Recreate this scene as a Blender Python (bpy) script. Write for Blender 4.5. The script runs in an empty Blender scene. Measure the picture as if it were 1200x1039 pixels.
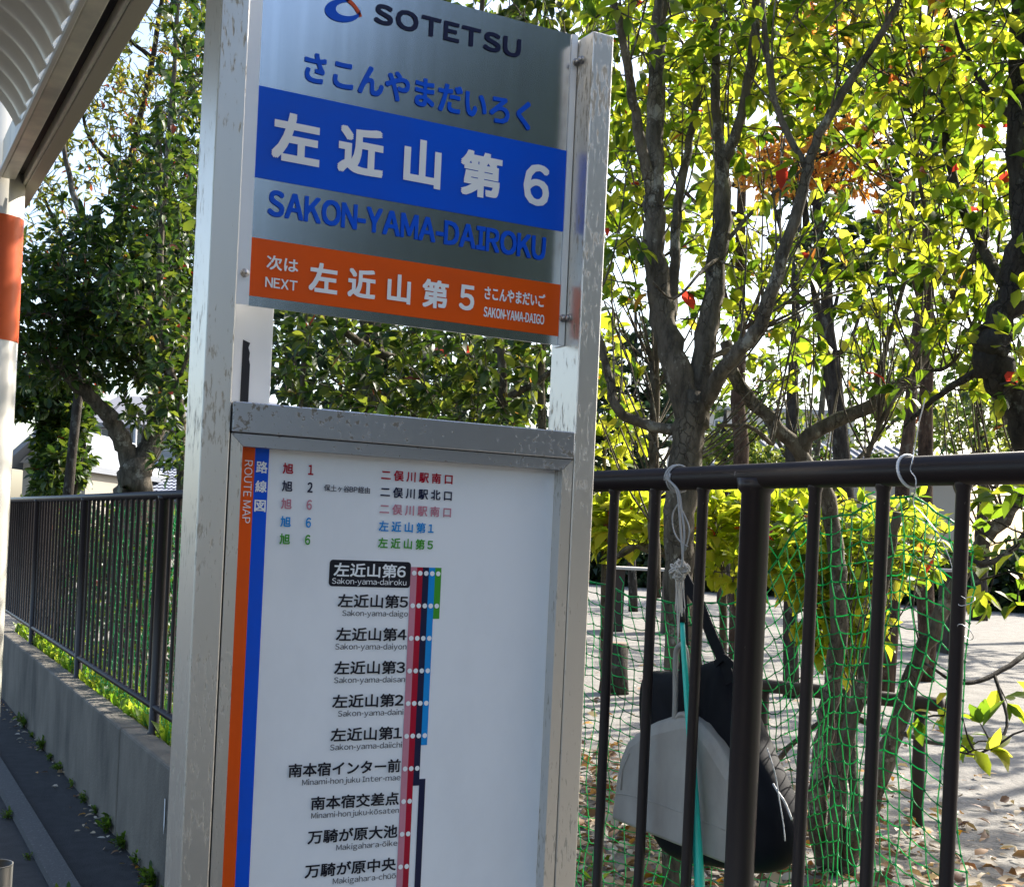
import bpy, bmesh, math, random
import numpy as np
from mathutils import Vector, Matrix

scene = bpy.context.scene
COL = scene.collection
R = math.radians
random.seed(7)
rng = np.random.default_rng(7)

# ------------------------------------------------------------------ camera
# the survey of the photograph (1200 x 1039): focal length, roll, pitch, principal row, yaw
F, ROLL, PITCH, CY, YAW = 1477.164, 0.0458181, 0.0062419, 618.359, 0.4875362
EYE = np.array([0.0, 0.0, 1.5])
FWD = np.array([math.sin(YAW)*math.cos(PITCH), math.cos(YAW)*math.cos(PITCH), math.sin(PITCH)])
_r = np.array([math.cos(YAW), -math.sin(YAW), 0.0])
_u = np.cross(_r, FWD)
RT = math.cos(ROLL)*_r + math.sin(ROLL)*_u
UP = -math.sin(ROLL)*_r + math.cos(ROLL)*_u

def ray(px, py):
    return FWD + RT*(px-600)/F - UP*(py-CY)/F
def at(px, py, d):                       # point seen at a photo position, d metres deep
    return EYE + ray(px, py)*d
def onx(px, py, x):                      # point seen at a photo position on the plane x
    v = ray(px, py); return EYE + v*(x/v[0])
def ong(px, py, z):
    v = ray(px, py); return EYE + v*((z-EYE[2])/v[2])

cam = bpy.data.cameras.new('camera')
cam.sensor_width = 36; cam.lens = F/1200*36; cam.shift_y = (CY-519.5)/1200
cam.clip_start = 0.05; cam.clip_end = 2000
camo = bpy.data.objects.new('camera', cam); COL.objects.link(camo)
M = Matrix(((RT[0], UP[0], -FWD[0], EYE[0]), (RT[1], UP[1], -FWD[1], EYE[1]), (RT[2], UP[2], -FWD[2], EYE[2]), (0, 0, 0, 1)))
camo.matrix_world = M
scene.camera = camo

# ------------------------------------------------------------------ light
SUN_EL, SUN_AZ = 37, 76                  # azimuth from +Y towards +X
world = bpy.data.worlds.new('World'); scene.world = world; world.use_nodes = True
wn = world.node_tree
sky = wn.nodes.new('ShaderNodeTexSky'); sky.sky_type = 'NISHITA'; sky.sun_disc = False
sky.sun_elevation = R(SUN_EL); sky.sun_rotation = R(SUN_AZ); sky.air_density = 1.0; sky.dust_density = 2.4; sky.ozone_density = 1.0
wn.links.new(sky.outputs[0], wn.nodes['Background'].inputs[0])
wn.nodes['Background'].inputs[1].default_value = 0.15
sl = bpy.data.lights.new('sun', 'SUN'); sl.energy = 5.0; sl.angle = R(0.5); sl.color = (1, 0.93, 0.82)
so = bpy.data.objects.new('sun', sl); COL.objects.link(so)
sd = Vector((math.sin(R(SUN_AZ))*math.cos(R(SUN_EL)), math.cos(R(SUN_AZ))*math.cos(R(SUN_EL)), math.sin(R(SUN_EL))))
so.rotation_euler = (-sd).to_track_quat('-Z', 'Y').to_euler(); so.location = (20, 6, 18)
scene.view_settings.view_transform = 'Standard'; scene.view_settings.look = 'None'
scene.view_settings.gamma = 1; scene.view_settings.use_curve_mapping = False
scene.view_settings.exposure = 1.35
scene.cycles.max_bounces = 7; scene.cycles.diffuse_bounces = 3; scene.cycles.glossy_bounces = 3
scene.cycles.transmission_bounces = 4; scene.cycles.sample_clamp_indirect = 6

# ------------------------------------------------------------------ materials
def mat(name, color=(.5, .5, .5), rough=.5, metal=0.0, spec=.5, bump=None, vary=None, coat=0):
    m = bpy.data.materials.new(name); m.use_nodes = True
    nt = m.node_tree; b = nt.nodes['Principled BSDF']
    b.inputs['Base Color'].default_value = (*color, 1); b.inputs['Roughness'].default_value = rough
    b.inputs['Metallic'].default_value = metal; b.inputs['Specular IOR Level'].default_value = spec
    if coat: b.inputs['Coat Weight'].default_value = coat; b.inputs['Coat Roughness'].default_value = .15
    if vary or bump:
        tc = nt.nodes.new('ShaderNodeTexCoord')
    if vary:                              # (scale xyz, second colour, low, high)
        sc, c2, lo, hi = vary
        mp = nt.nodes.new('ShaderNodeMapping'); mp.inputs['Scale'].default_value = sc
        nt.links.new(tc.outputs['Object'], mp.inputs[0])
        n = nt.nodes.new('ShaderNodeTexNoise'); n.inputs['Scale'].default_value = 1; n.inputs['Detail'].default_value = 6
        n.inputs['Roughness'].default_value = .6
        nt.links.new(mp.outputs[0], n.inputs[0])
        cr = nt.nodes.new('ShaderNodeValToRGB')
        cr.color_ramp.elements[0].position = lo; cr.color_ramp.elements[0].color = (*color, 1)
        cr.color_ramp.elements[1].position = hi; cr.color_ramp.elements[1].color = (*c2, 1)
        nt.links.new(n.outputs[0], cr.inputs[0]); nt.links.new(cr.outputs[0], b.inputs['Base Color'])
    if bump:                              # (scale xyz, strength, distance)
        sc, st, dist = bump
        mp2 = nt.nodes.new('ShaderNodeMapping'); mp2.inputs['Scale'].default_value = sc
        nt.links.new(tc.outputs['Object'], mp2.inputs[0])
        n2 = nt.nodes.new('ShaderNodeTexNoise'); n2.inputs['Scale'].default_value = 1; n2.inputs['Detail'].default_value = 8
        nt.links.new(mp2.outputs[0], n2.inputs[0])
        bp = nt.nodes.new('ShaderNodeBump'); bp.inputs['Strength'].default_value = st; bp.inputs['Distance'].default_value = dist
        nt.links.new(n2.outputs[0], bp.inputs['Height']); nt.links.new(bp.outputs[0], b.inputs['Normal'])
    return m

def flaked_metal(name, base, flake, lo, hi, sc=(55, 55, 22), metal=.75, rough=.32):
    """anodised aluminium whose clear film has flaked off in specks"""
    m = mat(name, base, rough, metal)
    nt = m.node_tree; b = nt.nodes['Principled BSDF']
    tc = nt.nodes.new('ShaderNodeTexCoord')
    mp = nt.nodes.new('ShaderNodeMapping'); mp.inputs['Scale'].default_value = sc; nt.links.new(tc.outputs['Object'], mp.inputs[0])
    n = nt.nodes.new('ShaderNodeTexNoise'); n.inputs['Scale'].default_value = 1; n.inputs['Detail'].default_value = 5; n.inputs['Roughness'].default_value = .62
    nt.links.new(mp.outputs[0], n.inputs[0])
    big = nt.nodes.new('ShaderNodeTexNoise'); big.inputs['Scale'].default_value = 9; big.inputs['Detail'].default_value = 3
    nt.links.new(tc.outputs['Object'], big.inputs[0])
    ad = nt.nodes.new('ShaderNodeMath'); ad.operation = 'MULTIPLY_ADD'; ad.inputs[1].default_value = .45
    nt.links.new(big.outputs[0], ad.inputs[0]); nt.links.new(n.outputs[0], ad.inputs[2])
    cr = nt.nodes.new('ShaderNodeValToRGB')
    cr.color_ramp.elements[0].position = lo; cr.color_ramp.elements[0].color = (0, 0, 0, 1)
    cr.color_ramp.elements[1].position = hi; cr.color_ramp.elements[1].color = (1, 1, 1, 1)
    nt.links.new(ad.outputs[0], cr.inputs[0])
    mx = nt.nodes.new('ShaderNodeMix'); mx.data_type = 'RGBA'
    mx.inputs[6].default_value = (*base, 1); mx.inputs[7].default_value = (*flake, 1)
    nt.links.new(cr.outputs[0], mx.inputs[0]); nt.links.new(mx.outputs[2], b.inputs['Base Color'])
    mr = nt.nodes.new('ShaderNodeMapRange'); mr.inputs[3].default_value = metal; mr.inputs[4].default_value = .5
    nt.links.new(cr.outputs[0], mr.inputs[0]); nt.links.new(mr.outputs[0], b.inputs['Metallic'])
    rr = nt.nodes.new('ShaderNodeMapRange'); rr.inputs[3].default_value = rough; rr.inputs[4].default_value = .7
    nt.links.new(cr.outputs[0], rr.inputs[0]); nt.links.new(rr.outputs[0], b.inputs['Roughness'])
    bp = nt.nodes.new('ShaderNodeBump'); bp.inputs['Strength'].default_value = .3; bp.inputs['Distance'].default_value = .0006; bp.invert = True
    nt.links.new(cr.outputs[0], bp.inputs['Height']); nt.links.new(bp.outputs[0], b.inputs['Normal'])
    return m

def leaf_mat(name, greens, transl, red=None, redp=.97, tw=.5, rough=.45):
    """thin leaf: colour picked leaf by leaf, light passes through"""
    m = bpy.data.materials.new(name); m.use_nodes = True; nt = m.node_tree
    b = nt.nodes['Principled BSDF']; out = nt.nodes['Material Output']
    g = nt.nodes.new('ShaderNodeNewGeometry')
    def ramp(cols):
        cr = nt.nodes.new('ShaderNodeValToRGB'); cr.color_ramp.interpolation = 'LINEAR'
        e = cr.color_ramp.elements
        while len(e) < len(cols): e.new(.5)
        for i, (p, c) in enumerate(cols): e[i].position = p; e[i].color = (*c, 1)
        nt.links.new(g.outputs['Random Per Island'], cr.inputs[0]); return cr
    def spread(cs, rd):
        k = len(cs); top = redp-.01 if rd else 1
        L = [(top*i/(k-1), c) for i, c in enumerate(cs)]
        if rd: L += [(redp, rd), (1, rd)]
        return L
    c1 = ramp(spread(greens, red and red[0])); c2 = ramp(spread(transl, red and red[1]))
    nt.links.new(c1.outputs[0], b.inputs['Base Color']); b.inputs['Roughness'].default_value = rough
    b.inputs['Specular IOR Level'].default_value = .4
    t = nt.nodes.new('ShaderNodeBsdfTranslucent'); nt.links.new(c2.outputs[0], t.inputs[0])
    mx = nt.nodes.new('ShaderNodeMixShader'); mx.inputs[0].default_value = tw
    nt.links.new(b.outputs[0], mx.inputs[1]); nt.links.new(t.outputs[0], mx.inputs[2]); nt.links.new(mx.outputs[0], out.inputs[0])
    return m

# ------------------------------------------------------------------ mesh helpers
ORG = {}
def tag(o, label=None, cat=None, group=None, kind=None):
    if label: o['label'] = label
    if cat: o['category'] = cat
    if group: o['group'] = group
    if kind: o['kind'] = kind
    return o

def empty(name, loc, label, cat, group=None):
    o = bpy.data.objects.new(name, None); COL.objects.link(o); o.location = loc
    o.empty_display_size = .1
    ORG[o.name] = np.array(loc, float)
    return tag(o, label, cat, group)

class MB:
    def __init__(s): s.v = []; s.f = []
    def add(s, vs, fs):
        k = len(s.v); s.v.extend([tuple(map(float, p)) for p in vs]); s.f.extend([tuple(i+k for i in f) for f in fs]); return s
    def box(s, x0, x1, y0, y1, z0, z1):
        return s.add([(x0, y0, z0), (x1, y0, z0), (x1, y1, z0), (x0, y1, z0), (x0, y0, z1), (x1, y0, z1), (x1, y1, z1), (x0, y1, z1)],
                     [(0, 3, 2, 1), (4, 5, 6, 7), (0, 1, 5, 4), (1, 2, 6, 5), (2, 3, 7, 6), (3, 0, 4, 7)])
    def obox(s, o, ax, ay, az):           # oriented box: corner and three edge vectors
        o, ax, ay, az = map(lambda t: np.array(t, float), (o, ax, ay, az))
        vs = [o, o+ax, o+ax+ay, o+ay, o+az, o+ax+az, o+ax+ay+az, o+ay+az]
        return s.add(vs, [(0, 3, 2, 1), (4, 5, 6, 7), (0, 1, 5, 4), (1, 2, 6, 5), (2, 3, 7, 6), (3, 0, 4, 7)])
    def tube(s, pts, rad, n=8, cap=True):
        P = [np.array(p, float) for p in pts]; m = len(P)
        rad = [rad]*m if np.isscalar(rad) else list(rad)
        vs = []; ref = None
        for i in range(m):
            t = P[min(i+1, m-1)]-P[max(i-1, 0)]; L = np.linalg.norm(t); t = t/L if L > 1e-9 else np.array([0, 0, 1.])
            if ref is None:
                ref = np.cross(t, [0.31, 0.95, 0.05]) if abs(t[2]) > .5 else np.cross(t, [0, 0, 1.])
            a = ref-t*np.dot(ref, t); a /= max(np.linalg.norm(a), 1e-9); ref = a; b = np.cross(t, a)
            for k in range(n):
                q = 2*math.pi*k/n; vs.append(P[i]+rad[i]*(math.cos(q)*a+math.sin(q)*b))
        fs = [(i*n+k, i*n+(k+1) % n, (i+1)*n+(k+1) % n, (i+1)*n+k) for i in range(m-1) for k in range(n)]
        if cap: fs += [tuple(range(n-1, -1, -1)), tuple(range((m-1)*n, m*n))]
        return s.add(vs, fs)
    def sphere(s, c, r, n=8, squash=1):
        vs = []; fs = []; h = n//2
        for i in range(h+1):
            th = math.pi*i/h
            for k in range(n):
                ph = 2*math.pi*k/n
                vs.append((c[0]+r*math.sin(th)*math.cos(ph), c[1]+r*math.sin(th)*math.sin(ph), c[2]+r*squash*math.cos(th)))
        for i in range(h):
            for k in range(n): fs.append((i*n+k, (i+1)*n+k, (i+1)*n+(k+1) % n, i*n+(k+1) % n))
        return s.add(vs, fs)
    def poly_xz(s, pts, y):               # flat polygon facing -Y
        return s.add([(x, y, z) for x, z in pts], [tuple(range(len(pts)))])
    def build(s, name, m, parent=None, smooth=False, bevel=0, origin=None):
        me = bpy.data.meshes.new(name)
        v = np.array(s.v, float).reshape(-1, 3)
        if parent is not None: org = ORG[parent.name]
        elif origin is not None: org = np.array(origin, float)
        else: org = np.array([(v[:, 0].min()+v[:, 0].max())/2, (v[:, 1].min()+v[:, 1].max())/2, v[:, 2].min()])
        me.from_pydata((v-org).tolist(), [], s.f); me.update()
        if m: me.materials.append(m)
        if smooth: me.polygons.foreach_set('use_smooth', [True]*len(me.polygons))
        o = bpy.data.objects.new(name, me); COL.objects.link(o)
        if parent is not None: o.parent = parent; ORG[o.name] = org
        else: o.location = org; ORG[o.name] = org
        if bevel:
            bv = o.modifiers.new('bevel', 'BEVEL'); bv.width = bevel; bv.segments = 2; bv.limit_method = 'ANGLE'
        return o

def smooth_path(pts, k=5):
    """Catmull-Rom through the points"""
    P = [np.array(p, float) for p in pts]
    if len(P) < 3: return [P[0]+(P[-1]-P[0])*i/k for i in range(k+1)]
    Q = [2*P[0]-P[1]]+P+[2*P[-1]-P[-2]]; out = []
    for i in range(1, len(Q)-2):
        a, b, c, d = Q[i-1:i+3]
        for j in range(k):
            t = j/k
            out.append(.5*((2*b)+(-a+c)*t+(2*a-5*b+4*c-d)*t*t+(-a+3*b-3*c+d)*t**3))
    out.append(P[-1]); return out

# ------------------------------------------------------------------ lettering
_fc = {}
def text_geo(body, off, spacing):
    key = (body, off, spacing)
    if key in _fc: return _fc[key]
    c = bpy.data.curves.new('t', 'FONT'); c.body = body; c.size = 1; c.offset = off; c.space_character = spacing
    c.resolution_u = 3; c.fill_mode = 'FRONT'
    o = bpy.data.objects.new('t', c); COL.objects.link(o)
    dg = bpy.context.evaluated_depsgraph_get(); dg.update()
    me = bpy.data.meshes.new_from_object(o.evaluated_get(dg))
    v = [tuple(p.co) for p in me.vertices]; f = [tuple(p.vertices) for p in me.polygons]
    bpy.data.objects.remove(o); bpy.data.curves.remove(c); bpy.data.meshes.remove(me)
    _fc[key] = (np.array(v).reshape(-1, 3), f); return _fc[key]

def glyph(ch):
    """outline of one character: vertices in em units, faces, advance"""
    if ch == ' ': return None, None, .26
    if ch == '-': return np.array([(0, .245, 0), (.27, .245, 0), (.27, .325, 0), (0, .325, 0)]), [(0, 1, 2, 3)], .36
    if ch == 'I':
        B = [(0, 0, .34, .09), (.125, .09, .215, .645), (0, .645, .34, .735)]
        return np.array([p for x0, z0, x1, z1 in B for p in ((x0, z0, 0), (x1, z0, 0), (x1, z1, 0), (x0, z1, 0))]), [(0, 1, 2, 3), (4, 5, 6, 7), (8, 9, 10, 11)], .44
    if ch in 'ōū':
        v, f, w = glyph('o' if ch == 'ō' else 'u'); k = len(v)
        return np.vstack([v, [(.08, .62, 0), (w-.17, .62, 0), (w-.17, .69, 0), (.08, .69, 0)]]), list(f)+[(k, k+1, k+2, k+3)], w
    if ord(ch) < 127:
        v, f = text_geo(chr(ord(ch)+0xFEE0), 0.0, 1.0); v = v.copy(); x0 = v[:, 0].min(); w = v[:, 0].max()-x0
        v[:, 0] -= x0; return v, f, w+.095
    v, f = text_geo(ch, 0.0, 1.0); v = v.copy()
    adv = 1.0
    return v+np.array([.0, 0, 0]), f, adv

def text_into(mb, body, x0, x1, z0, z1, y, off=.015, spacing=1.0, vertical=False):
    """set body to fill the box x0..x1, z0..z1 on the plane y, read from -Y; off = stroke weight added in ems"""
    V = []; Fc = []; pen = 0; k = 0
    for ch in body:
        v, f, adv = glyph(ch)
        if v is not None:
            w = v.copy(); w[:, 0] += pen+(0 if ord(ch) < 0x400 else 0)
            V.append(w); Fc += [tuple(i+k for i in q) for q in f]; k += len(w)
        pen += adv*spacing
    v = np.vstack(V)
    a, b = v[:, 0].min(), v[:, 0].max(); c, d = v[:, 1].min(), v[:, 1].max()
    if vertical: e = (x1-x0)/(d-c)
    else: e = (z1-z0)/(d-c)
    g = off*e; first = True
    shifts = [(0, 0)]+([(p*g, q*g) for p, q in ((1, 0), (-1, 0), (0, 1), (0, -1), (1, 1), (1, -1), (-1, 1), (-1, -1))] if off > 0 else [])
    u = (v[:, 0]-a)/(b-a); w = (v[:, 1]-c)/(d-c)
    X0, X1, Z0, Z1 = x0+g, x1-g, z0+g, z1-g
    if vertical: X = X0+w*(X1-X0); Z = Z1-u*(Z1-Z0)
    else: X = X0+u*(X1-X0); Z = Z0+w*(Z1-Z0)
    for j, (dx, dz) in enumerate(shifts):
        mb.add(np.stack([X+dx, np.full(len(X), y-j*4e-5), Z+dz], 1), Fc)

# ------------------------------------------------------------------ setting: grounds
asphalt = mat('asphalt', (.017, .017, .019), .9, bump=((160, 160, 160), .8, .005), vary=((12, 12, 12), (.036, .036, .038), .35, .75))
gutter_m = mat('gutter concrete', (.060, .060, .062), .9, bump=((120, 120, 120), .8, .004), vary=((70, 70, 70), (.14, .14, .145), .55, .75))
sand = mat('sandy ground', (.25, .235, .21), .95, bump=((45, 45, 45), .9, .014), vary=((6, 6, 6), (.14, .13, .115), .3, .72))

def sheet(name, x0, x1, y0, y1, z, m, nx=1, ny=1, amp=0):
    vs = []; fs = []
    for j in range(ny+1):
        for i in range(nx+1):
            vs.append((x0+(x1-x0)*i/nx, y0+(y1-y0)*j/ny, z+(amp*random.uniform(-1, 1) if 0 < i < nx and 0 < j < ny else 0)))
    for j in range(ny):
        for i in range(nx):
            k = j*(nx+1)+i; fs.append((k, k+1, k+nx+2, k+nx+1))
    mb = MB(); mb.add(vs, fs)
    return mb.build(name, m, origin=(0, 0, z))
tag(sheet('road', -400, .80, -400, 900, 0.0, asphalt), kind='structure')
mb = MB(); mb.add([(.795, -6, .006), (.80, -6, .035), (.885, -6, .05), (.885, -6, -.1), (.795, -6, -.1), (.795, 60, .006), (.80, 60, .035), (.885, 60, .05), (.885, 60, -.1), (.795, 60, -.1)],
                  [(0, 1, 6, 5), (1, 2, 7, 6), (2, 3, 8, 7), (4, 3, 2, 1, 0), (5, 6, 7, 8, 9)])
tag(mb.build('kerb_strip', gutter_m), kind='structure')
tag(sheet('pavement', .885, 1.175, -6, 60, .028, asphalt, 4, 200, .004), kind='structure')
tag(sheet('park_ground', 1.285, 420, -420, 900, .50, sand), kind='structure')

# ------------------------------------------------------------------ retaining wall
conc = mat('weathered concrete', (.170, .152, .125), .88, bump=((70, 70, 70), .7, .005), vary=((4, 3.4, 1.7), (.062, .058, .050), .34, .72))
WX0, WX1, WZ = 1.172, 1.292, .528
wall = empty('retaining_wall', (1.23, 6, 0), 'low weathered concrete retaining wall carrying the dark railing', 'wall')
mb = MB()
y = -6.0
while y < 40:                              # cast in bays with open joints
    mb.box(WX0+random.uniform(0, .003), WX1, y+.003, y+2.997, -.1, WZ+random.uniform(-.002, .002)); y += 3
mb.build('wall_body', conc, wall, bevel=.012)
mb = MB(); mb.add([(WX0-.002, 5.02+.004*random.uniform(-1, 1), .40), (WX0-.002, 5.035, .40), (WX0-.002, 5.032, .30), (WX0-.002, 5.024, .26), (WX0-.002, 5.016, .31)], [(0, 1, 2, 3, 4)])
mb.build('paint_drip', mat('white paint', (.7, .7, .7), .6), wall)

# ------------------------------------------------------------------ railing
fence_m = mat('dark brown railing paint', (.017, .012, .013), .36, 0, .32, bump=((300, 300, 300), .12, .001), vary=((90, 90, 40), (.15, .13, .125), .70, .73))
FX, FZT, FZB, FDY, FP0 = 1.287, 1.613, .648, 2.105, 1.600
fence = empty('railing', (FX, 3.7, WZ), 'long dark brown metal railing of round bars on the concrete wall', 'railing')
y0, y1 = FP0-2*FDY, FP0+11*FDY
MB().tube([(FX, y0, FZT), (FX, y1, FZT)], .0205, 20).build('top_rail', fence_m, fence, True)
MB().tube([(FX, y0, FZB), (FX, y1, FZB)], .0165, 14).build('bottom_rail', fence_m, fence, True)
def proto_bar(name, r, z0, z1, n, y):
    m0 = MB().tube([(FX, 0, z0), (FX, 0, z0+.016), (FX, 0, z0+.022), (FX, 0, z1-.024), (FX, 0, z1-.018), (FX, 0, z1)], [r*1.25, r*1.25, r, r, r*1.22, r*1.35], n)
    m0.v = [(a-FX, b, c) for a, b, c in m0.v]
    me = bpy.data.meshes.new(name); me.from_pydata(m0.v, [], m0.f); me.materials.append(fence_m)
    me.polygons.foreach_set('use_smooth', [len(p.vertices) == 4 for p in me.polygons])
    return me
post_me = proto_bar('post', .0235, WZ-.01, FZT-.004, 20, 0); bar_me = proto_bar('bar', .0095, FZB, FZT-.004, 12, 0)
def fence_part(name, me, y):
    o = bpy.data.objects.new(name, me); COL.objects.link(o); o.parent = fence; o.location = (0, y-3.7, -WZ)
nb = 0
for k in range(-1, 8):
    py = FP0+k*FDY
    fence_part('post', post_me, py)
    for j in range(1, 15):
        yy = py+FDY*j/14.5*1.0 if False else py+FDY*j/15*1.0
        if -0.3 < yy < 13.6 and nb < 100:
            fence_part('bar', bar_me, yy+random.uniform(-.002, .002)); nb += 1

# ------------------------------------------------------------------ the stop sign
alu = flaked_metal('flaked aluminium', (.70, .68, .64), (.44, .40, .33), .81, .90, (230, 230, 52), .92, .38)
alu2 = flaked_metal('flaked frame aluminium', (.44, .46, .50), (.20, .185, .155), .82, .88, (150, 150, 150), .97, .34)
steel = mat('brushed steel', (.66, .69, .73), .20, 1.0, bump=((420, 420, 6), .02, .0004), vary=((60, 60, 2), (.56, .59, .63), .3, .7))
white = mat('white film', (.86, .88, .90), .30, 0, .3)
plain_white = mat('white panel', (.80, .81, .82), .45)
def film(n, c): return mat(n, c, .30, 0, .22, vary=((7, 7, 11), tuple(k*.86+.008 for k in c), .42, .72))
blue_m = film('blue film', (.003, .095, .70)); orange_m = film('orange film', (.80, .10, .006))
navy_m = film('navy ink', (.012, .016, .055)); ink = film('black ink', (.012, .013, .022)); rouge = film('crimson ink', (.42, .006, .03))
pink_m = film('pink ink', (.58, .24, .31)); sky_m = film('sky blue ink', (.006, .27, .70)); green_m = film('green ink', (.06, .33, .03))
letter_blue = film('blue lettering film', (.004, .095, .70)); bolt_m = mat('steel bolt', (.45, .44, .43), .3, 1.0); black_m = mat('black tape', (.008, .008, .012), .5)

SY = 1.35
sign = empty('bus_stop_sign', (.58, 1.385, 0), 'tall aluminium bus stop sign with blue and orange name plate over a white route map', 'bus stop sign')
MB().box(.334, .3655, SY, SY+.07, 0, 2.16).build('post', alu, sign, bevel=.0016)
MB().box(.7985, .829, SY, SY+.07, 0, 2.133).build('post', alu, sign, bevel=.0016)
PY = 1.388; PS = PY/1.35
def P_(x, z): return x*PS, 1.5+(z-1.5)*PS
LY = PY-.0012
plate = MB().box(.3775*PS, .7685*PS, PY, PY+.003, P_(0, 1.737)[1], P_(0, 2.121)[1]).build('name_plate', steel, sign)
def prect(x0, x1, z0, z1, m, name, parent, dy=.0006):
    (a, b), (c, d) = P_(x0, z0), P_(x1, z1)
    return MB().add([(a, PY-dy, b), (c, PY-dy, b), (c, PY-dy, d), (a, PY-dy, d)], [(0, 1, 2, 3)]).build(name, m, parent)
prect(.3775, .7685, 1.877, 1.977, blue_m, 'blue_band', plate)
prect(.3775, .7685, 1.748, 1.8115, orange_m, 'orange_band', plate)
def ptext(mb, body, x0, x1, z0, z1, off=.02, spc=1.0):
    (a, b), (c, d) = P_(x0, z0), P_(x1, z1); text_into(mb, body, a, c, b, d, LY, off, spc)
wl = MB()
for i, ch in enumerate('左近山第'):
    cx = .4235+.0762*i
    w = .0275 if ch != '山' else .0235
    ptext(wl, ch, cx-w, cx+w, 1.900, 1.954, .034)
ptext(wl, '6', .7095, .745, 1.9025, 1.953, .022)
wl.build('lettering', white, plate)
mb = MB(); ptext(mb, 'さこんやまだいろく', .4290, .7150, 1.9915, 2.0260, .026, 1.0); mb.build('lettering', letter_blue, plate)
mb = MB(); ptext(mb, 'SAKON-YAMA-DAIROKU', .395, .744, 1.8375, 1.8665, .026, 1.0); mb.build('lettering', letter_blue, plate)
mb = MB(); ptext(mb, 'SOTETSU', .508, .6975, 2.0755, 2.0985, .030, 1.08); mb.build('lettering', navy_m, plate)
wo = MB()
ptext(wo, '次は', .3965, .4325, 1.779, 1.795  , .018); wo.build('lettering', white, plate); wo = MB()
ptext(wo, 'NEXT', .396, .4325, 1.7595, 1.7705, .016); wo.build('lettering', white, plate); wo = MB()
for i, ch in enumerate('左近山第'):
    cx = .4622+.0458*i; w = .0168 if ch != '山' else .0145
    ptext(wo, ch, cx-w, cx+w, 1.7615, 1.7945, .028)
ptext(wo, '5', .6305, .6505, 1.7640, 1.7940, .022)
wo.build('lettering', white, plate); wo = MB()
ptext(wo, 'さこんやまだいご', .6635, .7465, 1.7805, 1.7965, .022); wo.build('lettering', white, plate); wo = MB()
ptext(wo, 'SAKON-YAMA-DAIGO', .6635, .7465, 1.7595, 1.7715, .018)
wo.build('lettering', white, plate)
# emblem: a blue crescent and an orange blade
def ell(cx, cz, a, b, rot, t0, t1, n):
    c, s_ = math.cos(R(rot)), math.sin(R(rot)); o = []
    for i in range(n+1):
        t = R(t0+(t1-t0)*i/n); x = a*math.cos(t); z = b*math.sin(t); o.append((cx+x*c-z*s_, cz+x*s_+z*c))
    return o
outer = ell(.4705, 2.0800, .0215, .0126, 14, 62, 372, 40); inner = ell(.4765, 2.0832, .0148, .0078, 16, 84, 384, 40)
mb = MB(); pts = [(*P_(x, z),) for x, z in outer]+[(*P_(x, z),) for x, z in inner]
mb.add([(x, LY, z) for x, z in pts], [(i, i+1, 42+i, 41+i) for i in range(40)]); mb.build('emblem_crescent', blue_m, plate)
o1 = [(.4615, 2.1010), (.4730, 2.0975), (.4835, 2.0915), (.4900, 2.0850), (.4935, 2.0790)]; o2 = [(.4690, 2.0935), (.4765, 2.0905), (.4825, 2.0870), (.4865, 2.0825), (.4905, 2.0775)]
o1 = [tuple(p)[::2] for p in smooth_path([(a, 0, b) for a, b in o1], 6)]; o2 = [tuple(p)[::2] for p in smooth_path([(a, 0, b) for a, b in o2], 6)]
mb = MB(); n_ = len(o1); pts = [P_(x, z) for x, z in o1]+[P_(x, z) for x, z in o2]
mb.add([(x, LY, z) for x, z in pts], [(i, i+1, n_+i+1, n_+i) for i in range(n_-1)]); mb.build('emblem_blade', film('orange emblem', (.62, .09, .03)), plate)

# angle brackets that hold the name plate between the posts
def bracket(xa, xb, xs, z0, z1, bolts):
    m_ = MB().box(xa, xb, PY-.0025, PY-.0005, z0, z1)
    m_.box(xs-.001, xs+.001, PY-.0005, PY+.022, z0, z1)
    br = m_.build('bracket', alu2_plain, sign)
    for (bx, bz, ax) in bolts:
        q = MB()
        if ax == 'y': q.tube([(bx, PY-.0025, bz), (bx, PY-.004, bz)], .0050, 14).tube([(bx, PY-.004, bz), (bx, PY-.0082, bz)], [.0040, .0030], 6)
        else: q.tube([(.7983, bx, bz), (.7965, bx, bz)], .0050, 14).tube([(.7965, bx, bz), (.7925, bx, bz)], [.0040, .0030], 6)
        q.build('bolt', bolt_m, br, True)
alu2_plain = mat('plain aluminium', (.80, .81, .82), .48, .7)
zb0, zb1 = P_(0, 1.737)[1], P_(0, 2.121)[1]
bracket(.3662, .3775*PS+.001, .3672, zb0, 2.16, [(.3725*PS, P_(0, 1.771)[1], 'y')])
bracket(.7685*PS-.001, .7975, .7968, zb0, zb1, [(.7768*PS-.003, P_(0, 2.087)[1], 'y'), (PY-.014, P_(0, 2.087)[1], 'x'), (.7725*PS-.001, P_(0, 1.7705)[1], 'y'), (PY-.012, P_(0, 1.7705)[1], 'x')])
# white strip behind the gap, with its torn black tape
rs = MB().box(.3662, .4265, 1.412, 1.4175, 1.612, 1.80).build('rear_strip', plain_white, sign, bevel=.001)
MB().add([(.3915, 1.4114, 1.635), (.4012, 1.4114, 1.637), (.4012, 1.4114, 1.681), (.3998, 1.4114, 1.687), (.4005, 1.4114, 1.694), (.3985, 1.4114, 1.700), (.4003, 1.4114, 1.7055), (.3918, 1.4114, 1.7085)], [tuple(range(8))]).build('black_tape', black_m, rs)

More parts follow.
